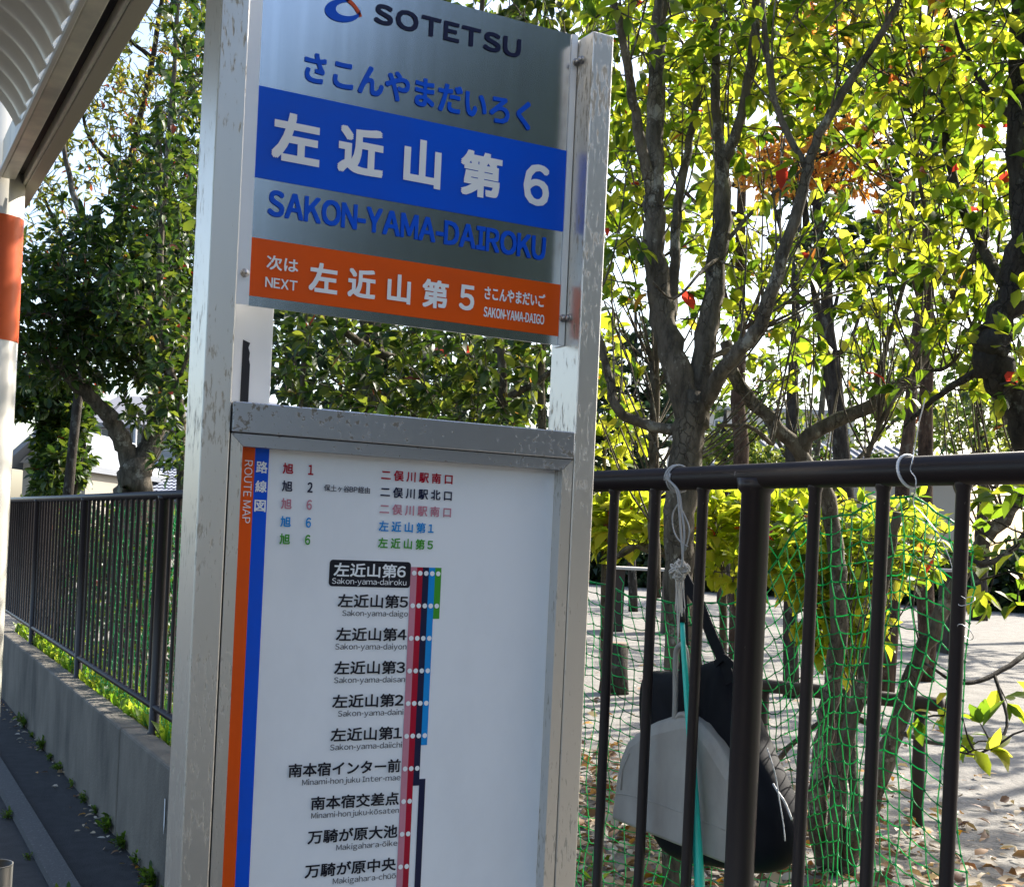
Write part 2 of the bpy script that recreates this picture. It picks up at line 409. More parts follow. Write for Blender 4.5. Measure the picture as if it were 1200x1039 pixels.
# lower frame and the route map
frame = MB().box(.3668, .7972, SY-.003, SY+.06, 1.5985, 1.632).build('cross_bar', alu2, sign, bevel=.0012)
FRB = .74
mb = MB()
mb.add([(.3668, SY, 1.5975), (.7972, SY, 1.5975), (.782, SY, 1.584), (.3805, SY, 1.584), (.3668, SY+.05, 1.5975), (.7972, SY+.05, 1.5975), (.782, SY+.05, 1.584), (.3805, SY+.05, 1.584)],
       [(0, 3, 2, 1), (3, 7, 6, 2), (0, 1, 5, 4), (0, 4, 7, 3), (1, 2, 6, 5), (4, 5, 6, 7)])
mb.build('frame_top', alu2, sign)
mb = MB(); mb.add([(.3668, SY, 1.597), (.3800, SY, 1.5838), (.3800, SY, FRB), (.3668, SY, FRB-.02), (.3668, SY+.05, 1.597), (.3800, SY+.05, 1.5838), (.3800, SY+.05, FRB), (.3668, SY+.05, FRB-.02)],
       [(0, 3, 2, 1), (1, 2, 6, 5), (0, 4, 7, 3), (0, 1, 5, 4), (3, 7, 6, 2), (4, 5, 6, 7)])
mb.build('frame_side', alu, sign)
mb = MB(); mb.add([(.7972, SY, 1.597), (.7825, SY, 1.5838), (.7825, SY, FRB), (.7972, SY, FRB-.02), (.7972, SY+.05, 1.597), (.7825, SY+.05, 1.5838), (.7825, SY+.05, FRB), (.7972, SY+.05, FRB-.02)],
       [(0, 1, 2, 3), (1, 5, 6, 2), (0, 3, 7, 4), (0, 4, 5, 1), (3, 2, 6, 7), (4, 7, 6, 5)])
mb.build('frame_side', alu, sign)
MB().box(.3668, .7972, SY, SY+.05, FRB-.05, FRB-.021).build('frame_bottom', alu, sign, bevel=.001)
MB().box(.365, .7988, SY+.045, SY+.058, FRB-.04, 1.6).build('back_panel', mat('rear panel', (.5, .5, .5), .5, .6), sign)
QY = 1.369; QS = QY/1.35
def Q_(x, z): return x*QS, 1.5+(z-1.5)*QS
panel = MB().box(.379, .784, QY, QY+.02, FRB-.01, 1.5875).build('route_map', mat('route map film', (.84, .86, .89), .22, 0, .4, vary=((9, 9, 5), (.77, .79, .82), .45, .75)), sign)
def qrect(mb, x0, x1, z0, z1, dy=.0005):
    (a, b), (c, d) = Q_(x0, z0), Q_(x1, z1)
    return mb.add([(a, QY-dy, b), (c, QY-dy, b), (c, QY-dy, d), (a, QY-dy, d)], [(0, 1, 2, 3)])
def qt(mb, body, x0, x1, z0, z1, off=.02, spc=1.0, vert=False, dy=.0009):
    (a, b), (c, d) = Q_(x0, z0), Q_(x1, z1); text_into(mb, body, a, c, b, d, QY-dy, off, spc, vert)
ZB = .752
qrect(MB(), .3745, .3940, ZB, 1.5862).build('orange_band', orange_m, panel)
qrect(MB(), .3940, .4098, ZB, 1.5862).build('blue_band', blue_m, panel)
mb = MB(); qt(mb, 'ROUTE MAP', .3828, .3918, 1.5005, 1.5690, .0, 1.0, True); mb.build('lettering', white, panel); mb = MB()
for i, ch in enumerate('路線図'): qt(mb, ch, .3957, .4085, 1.5560-.0212*i, 1.5690-.0212*i, .020)
mb.build('lettering', white, panel)
rows = [(1.563, rouge, '1', '二俣川駅南口', .633), (1.5435, navy_m, '2', '二俣川駅北口', .633), (1.524, pink_m, '6', '二俣川駅南口', .633), (1.5042, sky_m, '6', '左近山第1', .6115), (1.485, green_m, '6', '左近山第5', .6115)]
for z, m_, num, dest, xr in rows:
    mb = MB(); qt(mb, '旭', .4258, .4378, z-.006, z+.006, .022); mb.build('lettering', m_, panel); mb = MB(); qt(mb, num, .4550, .4612, z-.0055, z+.0057, .018)
    mb.build('lettering', m_, panel); mb = MB()
    qt(mb, dest, .5425, xr, z-.0060, z+.0062, .022, 1.25)
    if num == '2':
        mb.build('lettering', m_, panel); mb = MB(); qt(mb, '保土ヶ谷BP経由', .4745, .5295, z-.0030, z+.0045, .006)
    mb.build('lettering', m_, panel)
def rrect(x0, x1, z0, z1, r, n=5):
    o = []
    for cx, cz, a0 in ((x1-r, z1-r, 0), (x0+r, z1-r, 90), (x0+r, z0+r, 180), (x1-r, z0+r, 270)):
        for i in range(n+1): o.append((cx+r*math.cos(R(a0+90*i/n)), cz+r*math.sin(R(a0+90*i/n))))
    return o
MB().add([(Q_(x, z)[0], QY-.0005, Q_(x, z)[1]) for x, z in rrect(.4855, .5850, 1.4340, 1.4640, .004)], [tuple(range(23, -1, -1))]).build('name_box', ink, panel)
mb = MB(); qt(mb, '左近山第6', .4905, .5785, 1.4450, 1.4608, .020); mb.build('lettering', white, panel); mb = MB(); qt(mb, 'Sakon-yama-dairoku', .4890, .5800, 1.4350, 1.4437, .0); mb.build('lettering', white, panel)
stops = [('左近山第5', .4970, 'Sakon-yama-daigo', .5030), ('左近山第4', .4968, 'Sakon-yama-daiyon', .4965), ('左近山第3', .4965, 'Sakon-yama-daisan', .4970), ('左近山第2', .4960, 'Sakon-yama-daini', .5035), ('左近山第1', .4960, 'Sakon-yama-daiichi', .4960),
         ('南本宿インター前', .4485, 'Minami-honjuku Inter-mae', .4650), ('南本宿交差点', .4765, 'Minami-honjuku-kōsaten', .4775), ('万騎が原大池', .4745, 'Makigahara-ōike', .5090), ('万騎が原中央', .4730, 'Makigahara-chūō', .5068)]
for i, (jp, xl, rom, xr) in enumerate(stops):
    zd = 1.4138-.03795*i
    mb = MB(); qt(mb, jp, xl, .5832, zd-.0036, zd+.0118, .020); mb.build('lettering', ink, panel); mb = MB(); lo = .0022 if any(c in rom for c in 'yjgp') else 0
    qt(mb, rom, xr, .5838, zd-.0128-lo, zd-.0062, -.002 if False else .0); mb.build('lettering', ink, panel)
mb = qrect(MB(), .5850, .5930, ZB, 1.4585); mb.build('route_line', pink_m, panel)
qrect(MB(), .5930, .6003, ZB, 1.4585).build('route_line', rouge, panel)
mb = qrect(MB(), .6003, .6082, 1.2035, 1.4585); qrect(mb, .6082, .6160, ZB, 1.2110); qrect(mb, .6003, .6082, 1.2035, 1.2110, .0007); mb.build('route_line', navy_m, panel)
qrect(MB(), .6082, .6160, 1.2505, 1.4585).build('route_line', sky_m, panel)
qrect(MB(), .6160, .6242, 1.3985, 1.4585).build('route_line', green_m, panel)
dot = MB().add([(.0029*QS*math.cos(t*math.pi/8), 0, .0029*QS*math.sin(t*math.pi/8)) for t in range(16)], [tuple(range(15, -1, -1))])
dot_me = bpy.data.meshes.new('stop_dot'); dot_me.from_pydata(dot.v, [], dot.f); dot_me.materials.append(white)
for i in range(10):
    zd = 1.4515-.03795*i
    for j in range([5, 5, 4, 4, 4, 4, 3, 2, 2, 2][i]):
        o = bpy.data.objects.new('stop_dot', dot_me); COL.objects.link(o); o.parent = panel
        q = Q_(.5892+.0077*j, zd); o.location = Vector((q[0], QY-.0011, q[1]))-Vector(ORG[sign.name])

# ------------------------------------------------------------------ shelter
cream = mat('cream shelter paint', (.80, .74, .59), .42, 0, .5, bump=((30, 30, 30), .08, .002), vary=((8, 8, 2), (.48, .45, .38), .35, .7))
cream_d = mat('grey brown gutter face', (.46, .41, .31), .5)  # one flat tone, darker and browner than the beam
gap_shade = mat('dark seal', (.012, .011, .010), .7)  # near-black colour standing in for the shade inside an open gap
sh = empty('bus_shelter', (.335, 3.53, 0), 'cream bus shelter with orange banded pillar and ribbed barrel roof', 'bus shelter')
CX, CYY, CR = .3175, 3.53, .066
col_ = MB().tube([(CX, CYY, 0), (CX, CYY, 2.9)], CR, 40).build('pillar', mat('white pillar paint', (.62, .60, .54), .33, 0, .5, coat=.3), sh, True)
MB().tube([(CX, CYY, 1.942), (CX, CYY, 2.262)], CR+.0008, 40, False).build('orange_band', mat('orange tape', (.62, .085, .008), .4, vary=((9, 9, 5), (.50, .075, .012), .4, .75)), col_, True)
YA, YB = -0.9, 3.466
MB().box(.318, .352, YA, YB, 2.352, 2.45).build('beam', cream, sh, bevel=.003)
MB().box(.306, .3165, YA, YB, 2.347, 2.359).build('beam_lip', mat('pale beam edge', (.66, .63, .55), .4), sh, bevel=.002)
MB().box(.353, .373, YA, 3.76, 2.375, 2.44).build('gutter_gap_shade', gap_shade, sh)  # dark strip drawn where the gap between beam and gutter lies in shade
gt = MB().box(.3735, .3815, YA, 3.76, 2.352, 2.42); gt.build('gutter_lip', cream, sh, bevel=.002)
MB().box(.382, .414, YA, 3.76, 2.350, 2.47).build('gutter', cream_d, sh, bevel=.002)
prof = [(.306, 2.357)]; ang = R(63); px_, pz_ = prof[0]; pn = [ang]
while px_ > -1.02:
    ds = .018 if ang > R(11) else .06
    px_ -= ds*math.cos(ang); pz_ += ds*math.sin(ang); ang -= ds/.19 if ang > R(11) else ds/2.6
    prof.append((px_, pz_)); pn.append(ang)
mb = MB(); nu, ry0, ry1 = len(prof)-1, YA+.05, 2.995
nv = int((ry1-ry0)/.0098); vs = []
for j in range(nv+1):
    yy = ry0+(ry1-ry0)*j/nv; w = .5+.5*math.cos(2*math.pi*(yy-.02)/.098); w = .006-.015*((1-w)**.30)
    for (qx, qz), an in zip(prof, pn): vs.append((qx+w*math.sin(an), yy, qz+w*math.cos(an)))
mb.add(vs, [(j*(nu+1)+i, (j+1)*(nu+1)+i, (j+1)*(nu+1)+i+1, j*(nu+1)+i+1) for j in range(nv) for i in range(nu)])
ROOF_END = prof[-1]
mb.build('roof', mat('ribbed roof sheet', (.72, .68, .57), .30, 0, .5), sh, True)
MB().box(-1.06, -1.015, YA, YB, 2.35, ROOF_END[1]+.02).build('beam', cream, sh, bevel=.003)
MB().tube([(-1.03, CYY, 0), (-1.03, CYY, 2.45)], CR, 24).build('pillar', cream, sh, True)
for xx in (CX, -1.03): MB().tube([(xx, -0.7, 0), (xx, -0.7, 2.45)], CR, 24).build('pillar', cream, sh, True)

# open bin beside the pillar
bc = at(-8, 1012, 3.30)
bn = empty('ash_bin', (bc[0], bc[1], 0), 'small open grey metal bin at the foot of the cream pillar', 'bin')
mb = MB(); prof = [(.036, .02), (.041, .0), (.047, .30), (.0495, bc[2]), (.0465, bc[2]), (.044, .3), (.036, .03), (.0, .03)]
n = 28; vs = [(bc[0]+r_*math.cos(2*math.pi*k/n), bc[1]+r_*math.sin(2*math.pi*k/n), z) for r_, z in prof for k in range(n)]
mb.add(vs, [(i*n+k, i*n+(k+1) % n, (i+1)*n+(k+1) % n, (i+1)*n+k) for i in range(len(prof)-1) for k in range(n)])
mb.build('bin_body', mat('grey bin metal', (.09, .088, .08), .4, .6), bn, True)
MB().tube([(bc[0]+.048*math.cos(2*math.pi*k/n), bc[1]+.048*math.sin(2*math.pi*k/n), bc[2]) for k in range(n+1)], .0020, 8).build('bin_rim', mat('bright bin rim', (.22, .21, .19), .4, .6), bn, True)

# ------------------------------------------------------------------ vegetation
def bark_mat(name, dark, mid, lichen, crack=34):
    m = bpy.data.materials.new(name); m.use_nodes = True; nt = m.node_tree; b = nt.nodes['Principled BSDF']; b.inputs['Roughness'].default_value = .92
    b.inputs['Specular IOR Level'].default_value = .2
    tc = nt.nodes.new('ShaderNodeTexCoord')
    def mp(s):
        q = nt.nodes.new('ShaderNodeMapping'); q.inputs['Scale'].default_value = s; nt.links.new(tc.outputs['Object'], q.inputs[0]); return q.outputs[0]
    def nz(s, d=6, ro=.65):
        n = nt.nodes.new('ShaderNodeTexNoise'); n.inputs['Scale'].default_value = 1; n.inputs['Detail'].default_value = d; n.inputs['Roughness'].default_value = ro
        nt.links.new(mp(s), n.inputs[0]); return n.outputs[0]
    def rp(src, p0, c0, p1, c1):
        c = nt.nodes.new('ShaderNodeValToRGB'); e = c.color_ramp.elements; e[0].position = p0; e[0].color = (*c0, 1); e[1].position = p1; e[1].color = (*c1, 1); nt.links.new(src, c.inputs[0]); return c.outputs[0]
    def mix(f, a, c):
        x = nt.nodes.new('ShaderNodeMix'); x.data_type = 'RGBA'; nt.links.new(f, x.inputs[0]); nt.links.new(a, x.inputs[6]); nt.links.new(c, x.inputs[7]); return x.outputs[2]
    base = rp(nz((30, 30, 9)), .36, dark, .66, mid)
    lich = nt.nodes.new('ShaderNodeRGB'); lich.outputs[0].default_value = (*lichen, 1)
    c1 = mix(rp(nz((13, 13, 10), 8, .7), .56, (0, 0, 0), .62, (1, 1, 1)), base, lich.outputs[0])
    vo = nt.nodes.new('ShaderNodeTexVoronoi'); vo.feature = 'DISTANCE_TO_EDGE'; vo.inputs['Scale'].default_value = 1
    wv = nt.nodes.new('ShaderNodeVectorMath'); wv.operation = 'ADD'
    n3 = nt.nodes.new('ShaderNodeTexNoise'); n3.inputs['Scale'].default_value = 45; nt.links.new(tc.outputs['Object'], n3.inputs[0])
    nt.links.new(mp((crack*1.5, crack*1.5, crack*.8)), wv.inputs[0]); nt.links.new(n3.outputs['Color'], wv.inputs[1]); nt.links.new(wv.outputs[0], vo.inputs[0])
    cr0 = rp(vo.outputs['Distance'], .0, (0, 0, 0), .07, (1, 1, 1)); msk = rp(nz((9, 9, 6)), .47, (1, 1, 1), .60, (.25, .25, .25))
    mxx = nt.nodes.new('ShaderNodeMath'); mxx.operation = 'MAXIMUM'; nt.links.new(cr0, mxx.inputs[0]); nt.links.new(msk, mxx.inputs[1]); cr = mxx.outputs[0]
    dk_ = nt.nodes.new('ShaderNodeRGB'); dk_.outputs[0].default_value = (*[k*.7 for k in dark], 1)
    nt.links.new(mix(cr, dk_.outputs[0], c1), b.inputs['Base Color'])
    ad = nt.nodes.new('ShaderNodeMath'); ad.operation = 'MULTIPLY_ADD'; ad.inputs[1].default_value = .6; nt.links.new(cr, ad.inputs[0]); nt.links.new(nz((60, 60, 30), 8, .7), ad.inputs[2])
    bp = nt.nodes.new('ShaderNodeBump'); bp.inputs['Strength'].default_value = 1; bp.inputs['Distance'].default_value = .009; nt.links.new(ad.outputs[0], bp.inputs['Height']); nt.links.new(bp.outputs[0], b.inputs['Normal'])
    return m
bark = bark_mat('grey bark', (.055, .046, .034), (.165, .14, .105), (.27, .25, .20))
bark_d = bark_mat('dark bark', (.022, .018, .015), (.065, .055, .045), (.11, .105, .09))
bark_r = bark_mat('reddish bark', (.040, .025, .018), (.11, .068, .045), (.14, .11, .08), 26)
RED = ((.16, .020, .016), (.55, .05, .03))
lf_main = leaf_mat('glossy leaf', [(.015, .038, .009), (.028, .062, .011), (.046, .085, .013), (.075, .115, .018)], [(.08, .17, .012), (.25, .40, .02), (.52, .60, .03), (.76, .74, .06)], RED, .992, .58)
lf_low = leaf_mat('low bright leaf', [(.04, .085, .012), (.07, .13, .016), (.10, .15, .02)], [(.42, .56, .02), (.62, .68, .035), (.80, .76, .07)], RED, .994, .62)
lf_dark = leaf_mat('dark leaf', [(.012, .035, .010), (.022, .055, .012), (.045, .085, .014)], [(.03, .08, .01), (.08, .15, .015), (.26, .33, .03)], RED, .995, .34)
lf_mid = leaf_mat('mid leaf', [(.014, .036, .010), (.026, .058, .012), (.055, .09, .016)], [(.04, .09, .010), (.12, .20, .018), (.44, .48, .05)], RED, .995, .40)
lf_thin = leaf_mat('loose leaf', [(.03, .06, .018), (.06, .085, .022), (.12, .11, .025)], [(.16, .25, .03), (.36, .40, .05), (.70, .56, .06)], ((.20, .05, .02), (.65, .16, .06)), .94, .45)
lf_aut = leaf_mat('autumn leaf', [(.16, .07, .015), (.24, .10, .02), (.20, .13, .02)], [(.90, .30, .05), (.95, .45, .08), (.90, .58, .10)], None, 1, .62)
lf_far = leaf_mat('far conifer', [(.010, .030, .018), (.020, .045, .026), (.04, .065, .03)], [(.03, .07, .03), (.06, .11, .04), (.14, .2, .05)], None, 1, .25, .6)
lf_pale = leaf_mat('far pale leaf', [(.05, .085, .03), (.08, .12, .035), (.13, .15, .04)], [(.25, .36, .06), (.40, .48, .08), (.6, .6, .12)], None, 1, .45)

class Leaves:
    """many small leaf blades gathered into one crown mesh"""
    def __init__(s): s.p = []; s.d = []; s.n = []; s.L = []
    def add(s, p, d, n, L): s.p.append(p); s.d.append(d); s.n.append(n); s.L.append(L)
    def build(s, name, m, parent, width=.5, simple=False):
        p = np.array(s.p); d = np.array(s.d); n = np.array(s.n); L = np.array(s.L)[:, None]; k = len(p)
        d /= np.linalg.norm(d, axis=1)[:, None]; n = n-d*(n*d).sum(1)[:, None]; n /= np.maximum(np.linalg.norm(n, axis=1), 1e-6)[:, None]
        b = np.cross(d, n); W = L*width*.5*rng.uniform(.8, 1.15, (k, 1)); cv = L*rng.uniform(-.05, .32, (k, 1)); fo = W*rng.uniform(.05, .75, (k, 1))
        if simple:
            V = np.stack([p, p+d*L*.5+b*W+n*fo, p+d*L-n*cv, p+d*L*.5-b*W+n*fo], 1).reshape(-1, 3); q = [(0, 1, 2, 3)]; nv = 4
        else:
            a1, a2 = d*L*.34, d*L*.70
            V = np.stack([p, p+a1+b*W+n*fo, p+a1+n*cv*.25, p+a1-b*W+n*fo, p+a2+b*W*.78+n*(fo*.8-cv*.3), p+a2-n*cv*.25, p+a2-b*W*.78+n*(fo*.8-cv*.3), p+d*L-n*cv], 1).reshape(-1, 3)
            q = [(0, 1, 2), (0, 2, 3), (1, 4, 5, 2), (2, 5, 6, 3), (4, 7, 5), (5, 7, 6)]; nv = 8
        loops = []; st = []; tot = []
        base = (np.arange(k)*nv)
        # faces leaf by leaf
        pat = np.concatenate([np.array(f) for f in q]); ln = [len(f) for f in q]
        li = (base[:, None]+pat[None, :]).ravel(); lt = np.tile(ln, k); ls = np.concatenate([[0], np.cumsum(lt)[:-1]])
        me = bpy.data.meshes.new(name); V = V-ORG[parent.name]
        me.vertices.add(len(V)); me.vertices.foreach_set('co', V.ravel().astype(np.float32))
        me.loops.add(len(li)); me.loops.foreach_set('vertex_index', li.astype(np.int32))
        me.polygons.add(len(lt)); me.polygons.foreach_set('loop_start', ls.astype(np.int32)); me.polygons.foreach_set('loop_total', lt.astype(np.int32))
        me.update(calc_edges=True); me.validate()
        me.materials.append(m)
        if not simple: me.polygons.foreach_set('use_smooth', [True]*len(me.polygons))
        o = bpy.data.objects.new(name, me); COL.objects.link(o); o.parent = parent; ORG[o.name] = ORG[parent.name]
        return o

def unit(v): return v/max(np.linalg.norm(v), 1e-9)
def rvec(): return rng.normal(size=3)

def plant(name, label, cat, base, limbs, blobs, bark_m, leaf_m, leaf=.085, step=.038, group=None, simple=False, tend=4, width=.5, tw=.0045, wood='trunk', nsides=9, spread=.9, bare=.0, many=1.0, slim=1.0, whips=0):
    """limbs: (points, r0, r1) in world space; blobs: (centre, radii along right/up/forward, twig count)"""
    root = empty(name, base, label, cat, group)
    wd = MB(); nodes = []; rads = []
    for pts, r0, r1 in limbs:
        r0 *= slim; r1 *= slim
        P = smooth_path(pts, 5); n = len(P)
        amp = r0*.10
        rr = [(r0+(r1-r0)*i/(n-1))*(1+rng.uniform(-.06, .06)) for i in range(n)]
        P = [p+rvec()*amp*(0 < i < n-1) for i, p in enumerate(P)]
        wd.tube(P, rr, nsides if r0 > .012 else 6)
        for i in range(n-1):
            L = np.linalg.norm(P[i+1]-P[i]); m = max(1, int(L/.06))
            for j in range(m):
                nodes.append(P[i]+(P[i+1]-P[i])*j/m); rads.append(rr[i])
    lv = Leaves(); N = np.array(nodes); cnt = len(N)
    cap = np.zeros((cnt+6*sum(int(b[2]*many)+1 for b in blobs)+10, 3)); cap[:cnt] = N
    T = []
    for c, rad, n in blobs:
        for _ in range(int(n*many)):
            v = unit(rvec())*rng.uniform(.15, 1)**.45
            T.append(np.array(c)+RT*v[0]*rad[0]+UP*v[1]*rad[1]+FWD*v[2]*rad[2])
    T = [t for t in T if not (t[0] < 1.40 and t[2] < 2.3 and t[1] < 12)]
    T.sort(key=lambda t: np.min(((N-t)**2).sum(1)))
    for t in T:
        dd = ((cap[:cnt]-t)**2).sum(1); i = int(np.argmin(dd)); q = cap[i]; L = math.sqrt(dd[i])
        if L < .05: continue
        ax = (t-q)/L; side = unit(np.cross(ax, rvec()))
        mid1 = q+ax*L*.35+side*L*.07+np.array([0, 0, .05*L]); mid2 = q+ax*L*.7+side*L*.05+np.array([0, 0, .06*L])
        P = [q, mid1, mid2, t]; r0 = min(tw*1.6, tw*.55+tw*.8*L)
        wd.tube(P, [r0, r0*.8, r0*.6, r0*.35], 4 if not simple else 3, False)
        for p in (mid1, mid2, t): cap[cnt] = p; cnt += 1
        if rng.random() < bare: continue
        Ls = min(L, .38*leaf/.085); k = max(2, int(Ls*.8/step)); ph = rng.uniform(0, 6.28)
        for j in range(k):
            f = 1-(j+.5)/k*(Ls*.8/L); p = (q+(mid1-q)*f/.35) if f < .35 else (mid1+(mid2-mid1)*(f-.35)/.35) if f < .7 else (mid2+(t-mid2)*(f-.7)/.3)
            ph += 2.4; s1 = unit(np.cross(ax, [0.2, .1, 1])); s2 = np.cross(s1, ax)
            d = ax*.55+(s1*math.cos(ph)+s2*math.sin(ph))*spread+np.array([0, 0, rng.uniform(-.35, .25)])
            lv.add(p, d, np.array([0, 0, 1.])+rvec()*.45, leaf*rng.uniform(.45, 1.22))
        for j in range(tend):
            d = ax+unit(rvec())*.75; lv.add(t, d, np.array([0, 0, 1.])+rvec()*.5, leaf*rng.uniform(.55, 1.0))
    for _ in range(whips):
        c, rad, n = blobs[int(rng.integers(len(blobs)))]
        w = unit(rvec())*.9; t = np.array(c)+RT*w[0]*rad[0]+UP*w[1]*rad[1]+FWD*w[2]*rad[2]
        k0 = int(np.argmin(((N-(t-[0, 0, .35]))**2).sum(1))); q = N[k0]; L = np.linalg.norm(t-q)
        if not .15 < L < 1.3 or t[0] < 1.42: continue
        s_ = rvec()*.05*L; wd.tube(smooth_path([q, q+(t-q)*.4+s_-[0, 0, .05*L], q+(t-q)*.75+s_*.8, t], 3), [.0034, .0032, .003, .0028, .0026, .0024, .0022, .002, .0016, .0012], 4, False)
    wd.build(wood, bark_m, root, True)
    if lv.p: lv.build('crown', leaf_m, root, width, simple)
    return root

def px(*pts): return [at(*p) for p in pts]
def blob(x, y, d, rx, ry, rd, n): return (at(x, y, d), (rx*d/F, ry*d/F, rd), n)

G1 = 'broadleaf trees behind the railing'
# --- the main tree right of the sign
base = ong(790, 1062, .5) if False else at(791, 1055, 3.40); base[2] = .5
plant('broadleaf_tree', 'many stemmed broadleaf tree with a scaly grey trunk right beside the bus stop sign', 'tree', base, [
    ([base, *px((793, 850, 3.4), (795, 700, 3.4), (797, 600, 3.4), (804, 530, 3.4), (812, 465, 3.4))], .043, .056),
    (px((810, 500, 3.4), (797, 440, 3.4), (778, 375, 3.42), (768, 300, 3.42), (764, 225, 3.42), (768, 120, 3.45), (773, 30, 3.5), (776, -100, 3.55), (782, -260, 3.6)), .050, .016),
    (px((765, 235, 3.42), (752, 175, 3.38), (744, 130, 3.35), (736, 80, 3.32), (728, 40, 3.3), (716, -10, 3.27), (700, -90, 3.2)), .020, .009),
    (px((785, 375, 3.45), (790, 330, 3.52), (792, 265, 3.56), (800, 210, 3.6), (815, 130, 3.65), (824, 50, 3.7), (828, -80, 3.75)), .020, .010),
    (px((815, 500, 3.4), (826, 410, 3.45), (838, 330, 3.47), (846, 260, 3.48), (846, 178, 3.5)), .042, .025),
    (px((845, 190, 3.5), (839, 130, 3.5), (839, 60, 3.5), (844, -20, 3.52), (848, -180, 3.55)), .019, .009),
    (px((846, 195, 3.5), (860, 165, 3.48), (874, 110, 3.45), (883, 45, 3.42), (888, -30, 3.4), (894, -170, 3.3)), .020, .010),
    (px((820, 480, 3.4), (853, 425, 3.3), (890, 383, 3.25), (912, 315, 3.2), (935, 245, 3.18), (946, 198, 3.18), (966, 148, 3.15), (1002, 85, 3.1), (1045, 20, 3.05), (1075, -60, 3.0)), .026, .008),
    (px((946, 200, 3.18), (920, 150, 3.2), (905, 105, 3.2), (898, 50, 3.2), (892, -10, 3.2), (888, -90, 3.2)), .012, .007),
    (px((806, 505, 3.4), (760, 498, 3.42), (724, 480, 3.4), (713, 440, 3.4), (703, 400, 3.4), (688, 360, 3.4)), .020, .010),
    (px((830, 420, 3.45), (870, 400, 3.6), (900, 360, 3.75), (955, 352, 3.9), (1000, 340, 4.0)), .010, .005),
    (px((768, 700, 3.9), (766, 560, 3.85), (768, 430, 3.8), (774, 320, 3.75), (760, 250, 3.7)), .022, .012),
    (px((845, 300, 3.47), (820, 320, 3.3), (790, 350, 3.2), (765, 330, 3.1)), .006, .003),
    (px((846, 290, 3.47), (880, 250, 3.5), (910, 225, 3.5), (950, 190, 3.5)), .008, .004),
], [blob(760, 60, 3.6, 90, 110, .55, 130), blob(850, 60, 3.7, 90, 110, .6, 130), blob(930, 60, 3.4, 80, 100, .5, 120), blob(760, -130, 3.6, 160, 140, .6, 190), blob(930, -130, 3.4, 150, 130, .7, 190),
    blob(740, 230, 3.7, 45, 90, .4, 60), blob(800, 190, 3.9, 70, 90, .4, 80), blob(880, 225, 3.6, 50, 70, .5, 16), blob(900, 330, 3.7, 70, 60, .4, 40), blob(730, 320, 3.6, 40, 50, .3, 30), blob(730, 460, 3.7, 40, 50, .3, 18), blob(960, 300, 3.6, 60, 60, .4, 28), blob(820, 340, 3.9, 50, 60, .3, 22),
    blob(900, 430, 3.8, 60, 40, .3, 12)], bark, lf_main, .063, .033, G1, bare=.20, many=1.35, slim=.84, whips=130)

# --- the leaning multi stemmed tree further right
b3 = ong(972, 1022, .5)
plant('broadleaf_tree', 'leaning tree with several slender trunks rising behind the right end of the net', 'tree', b3, [
    ([b3, *px((958, 960, 3.84), (962, 890, 3.85), (975, 800, 3.85), (984, 720, 3.82), (978, 640, 3.8), (970, 585, 3.78), (935, 528, 3.75), (895, 485, 3.72), (862, 445, 3.7), (850, 400, 3.7))], .038, .022),
    (px((935, 528, 3.75), (955, 505, 3.74), (1000, 484, 3.72), (1045, 462, 3.7), (1085, 415, 3.7), (1118, 350, 3.68), (1142, 300, 3.65), (1165, 240, 3.6)), .030, .014),
    ([b3+np.array([.02, .02, 0]), *px((978, 990, 3.82), (988, 890, 3.8), (1012, 800, 3.78), (1024, 740, 3.75), (1040, 660, 3.72), (1052, 600, 3.7))], .034, .016),
    ([b3+np.array([.05, -.02, 0]), *px((1000, 975, 3.8), (1025, 930, 3.75), (1048, 860, 3.7), (1066, 800, 3.66), (1086, 755, 3.62), (1120, 685, 3.58), (1165, 620, 3.5), (1215, 560, 3.45))], .040, .022),
    (px((1005, 975, 3.8), (1000, 900, 3.9), (998, 860, 3.95), (1002, 800, 4.0)), .022, .012),
    (px((1048, 862, 3.7), (985, 838, 3.9), (930, 870, 4.1), (905, 900, 4.2)), .012, .010),
    (px((1050, 856, 3.7), (1085, 868, 3.6), (1110, 872, 3.55)), .010, .006),
    (px((1118, 350, 3.68), (1100, 300, 3.6), (1085, 250, 3.55), (1075, 180, 3.5), (1080, 90, 3.45)), .010, .005),
    (px((1020, 475, 3.7), (1040, 400, 3.7), (1060, 330, 3.7), (1070, 240, 3.7), (1072, 120, 3.7), (1060, -20, 3.7)), .011, .006),
    (px((900, 490, 3.72), (905, 520, 3.7), (880, 500, 3.6), (840, 498, 3.55)), .010, .006),
    (px((1010, 560, 3.7), (1030, 500, 3.6), (1070, 440, 3.5), (1110, 430, 3.4), (1150, 380, 3.3)), .010, .005),
], [blob(1010, 60, 3.6, 80, 100, .5, 110), blob(1080, 90, 3.5, 70, 110, .5, 120), blob(1040, -150, 3.5, 130, 130, .6, 110), blob(1020, 240, 3.8, 50, 50, .5, 14), blob(1100, 250, 3.6, 60, 80, .4, 55), blob(1060, 340, 3.5, 70, 60, .4, 40),
    blob(1120, 390, 3.3, 60, 50, .3, 34), blob(980, 390, 3.8, 70, 50, .4, 30), blob(1080, 450, 3.4, 60, 30, .3, 16), blob(1000, 620, 4.2, 50, 50, .3, 45), blob(1060, 640, 3.9, 60, 70, .3, 60)], bark, lf_main, .063, .033, G1, bare=.20, many=1.3, slim=.84, whips=130)

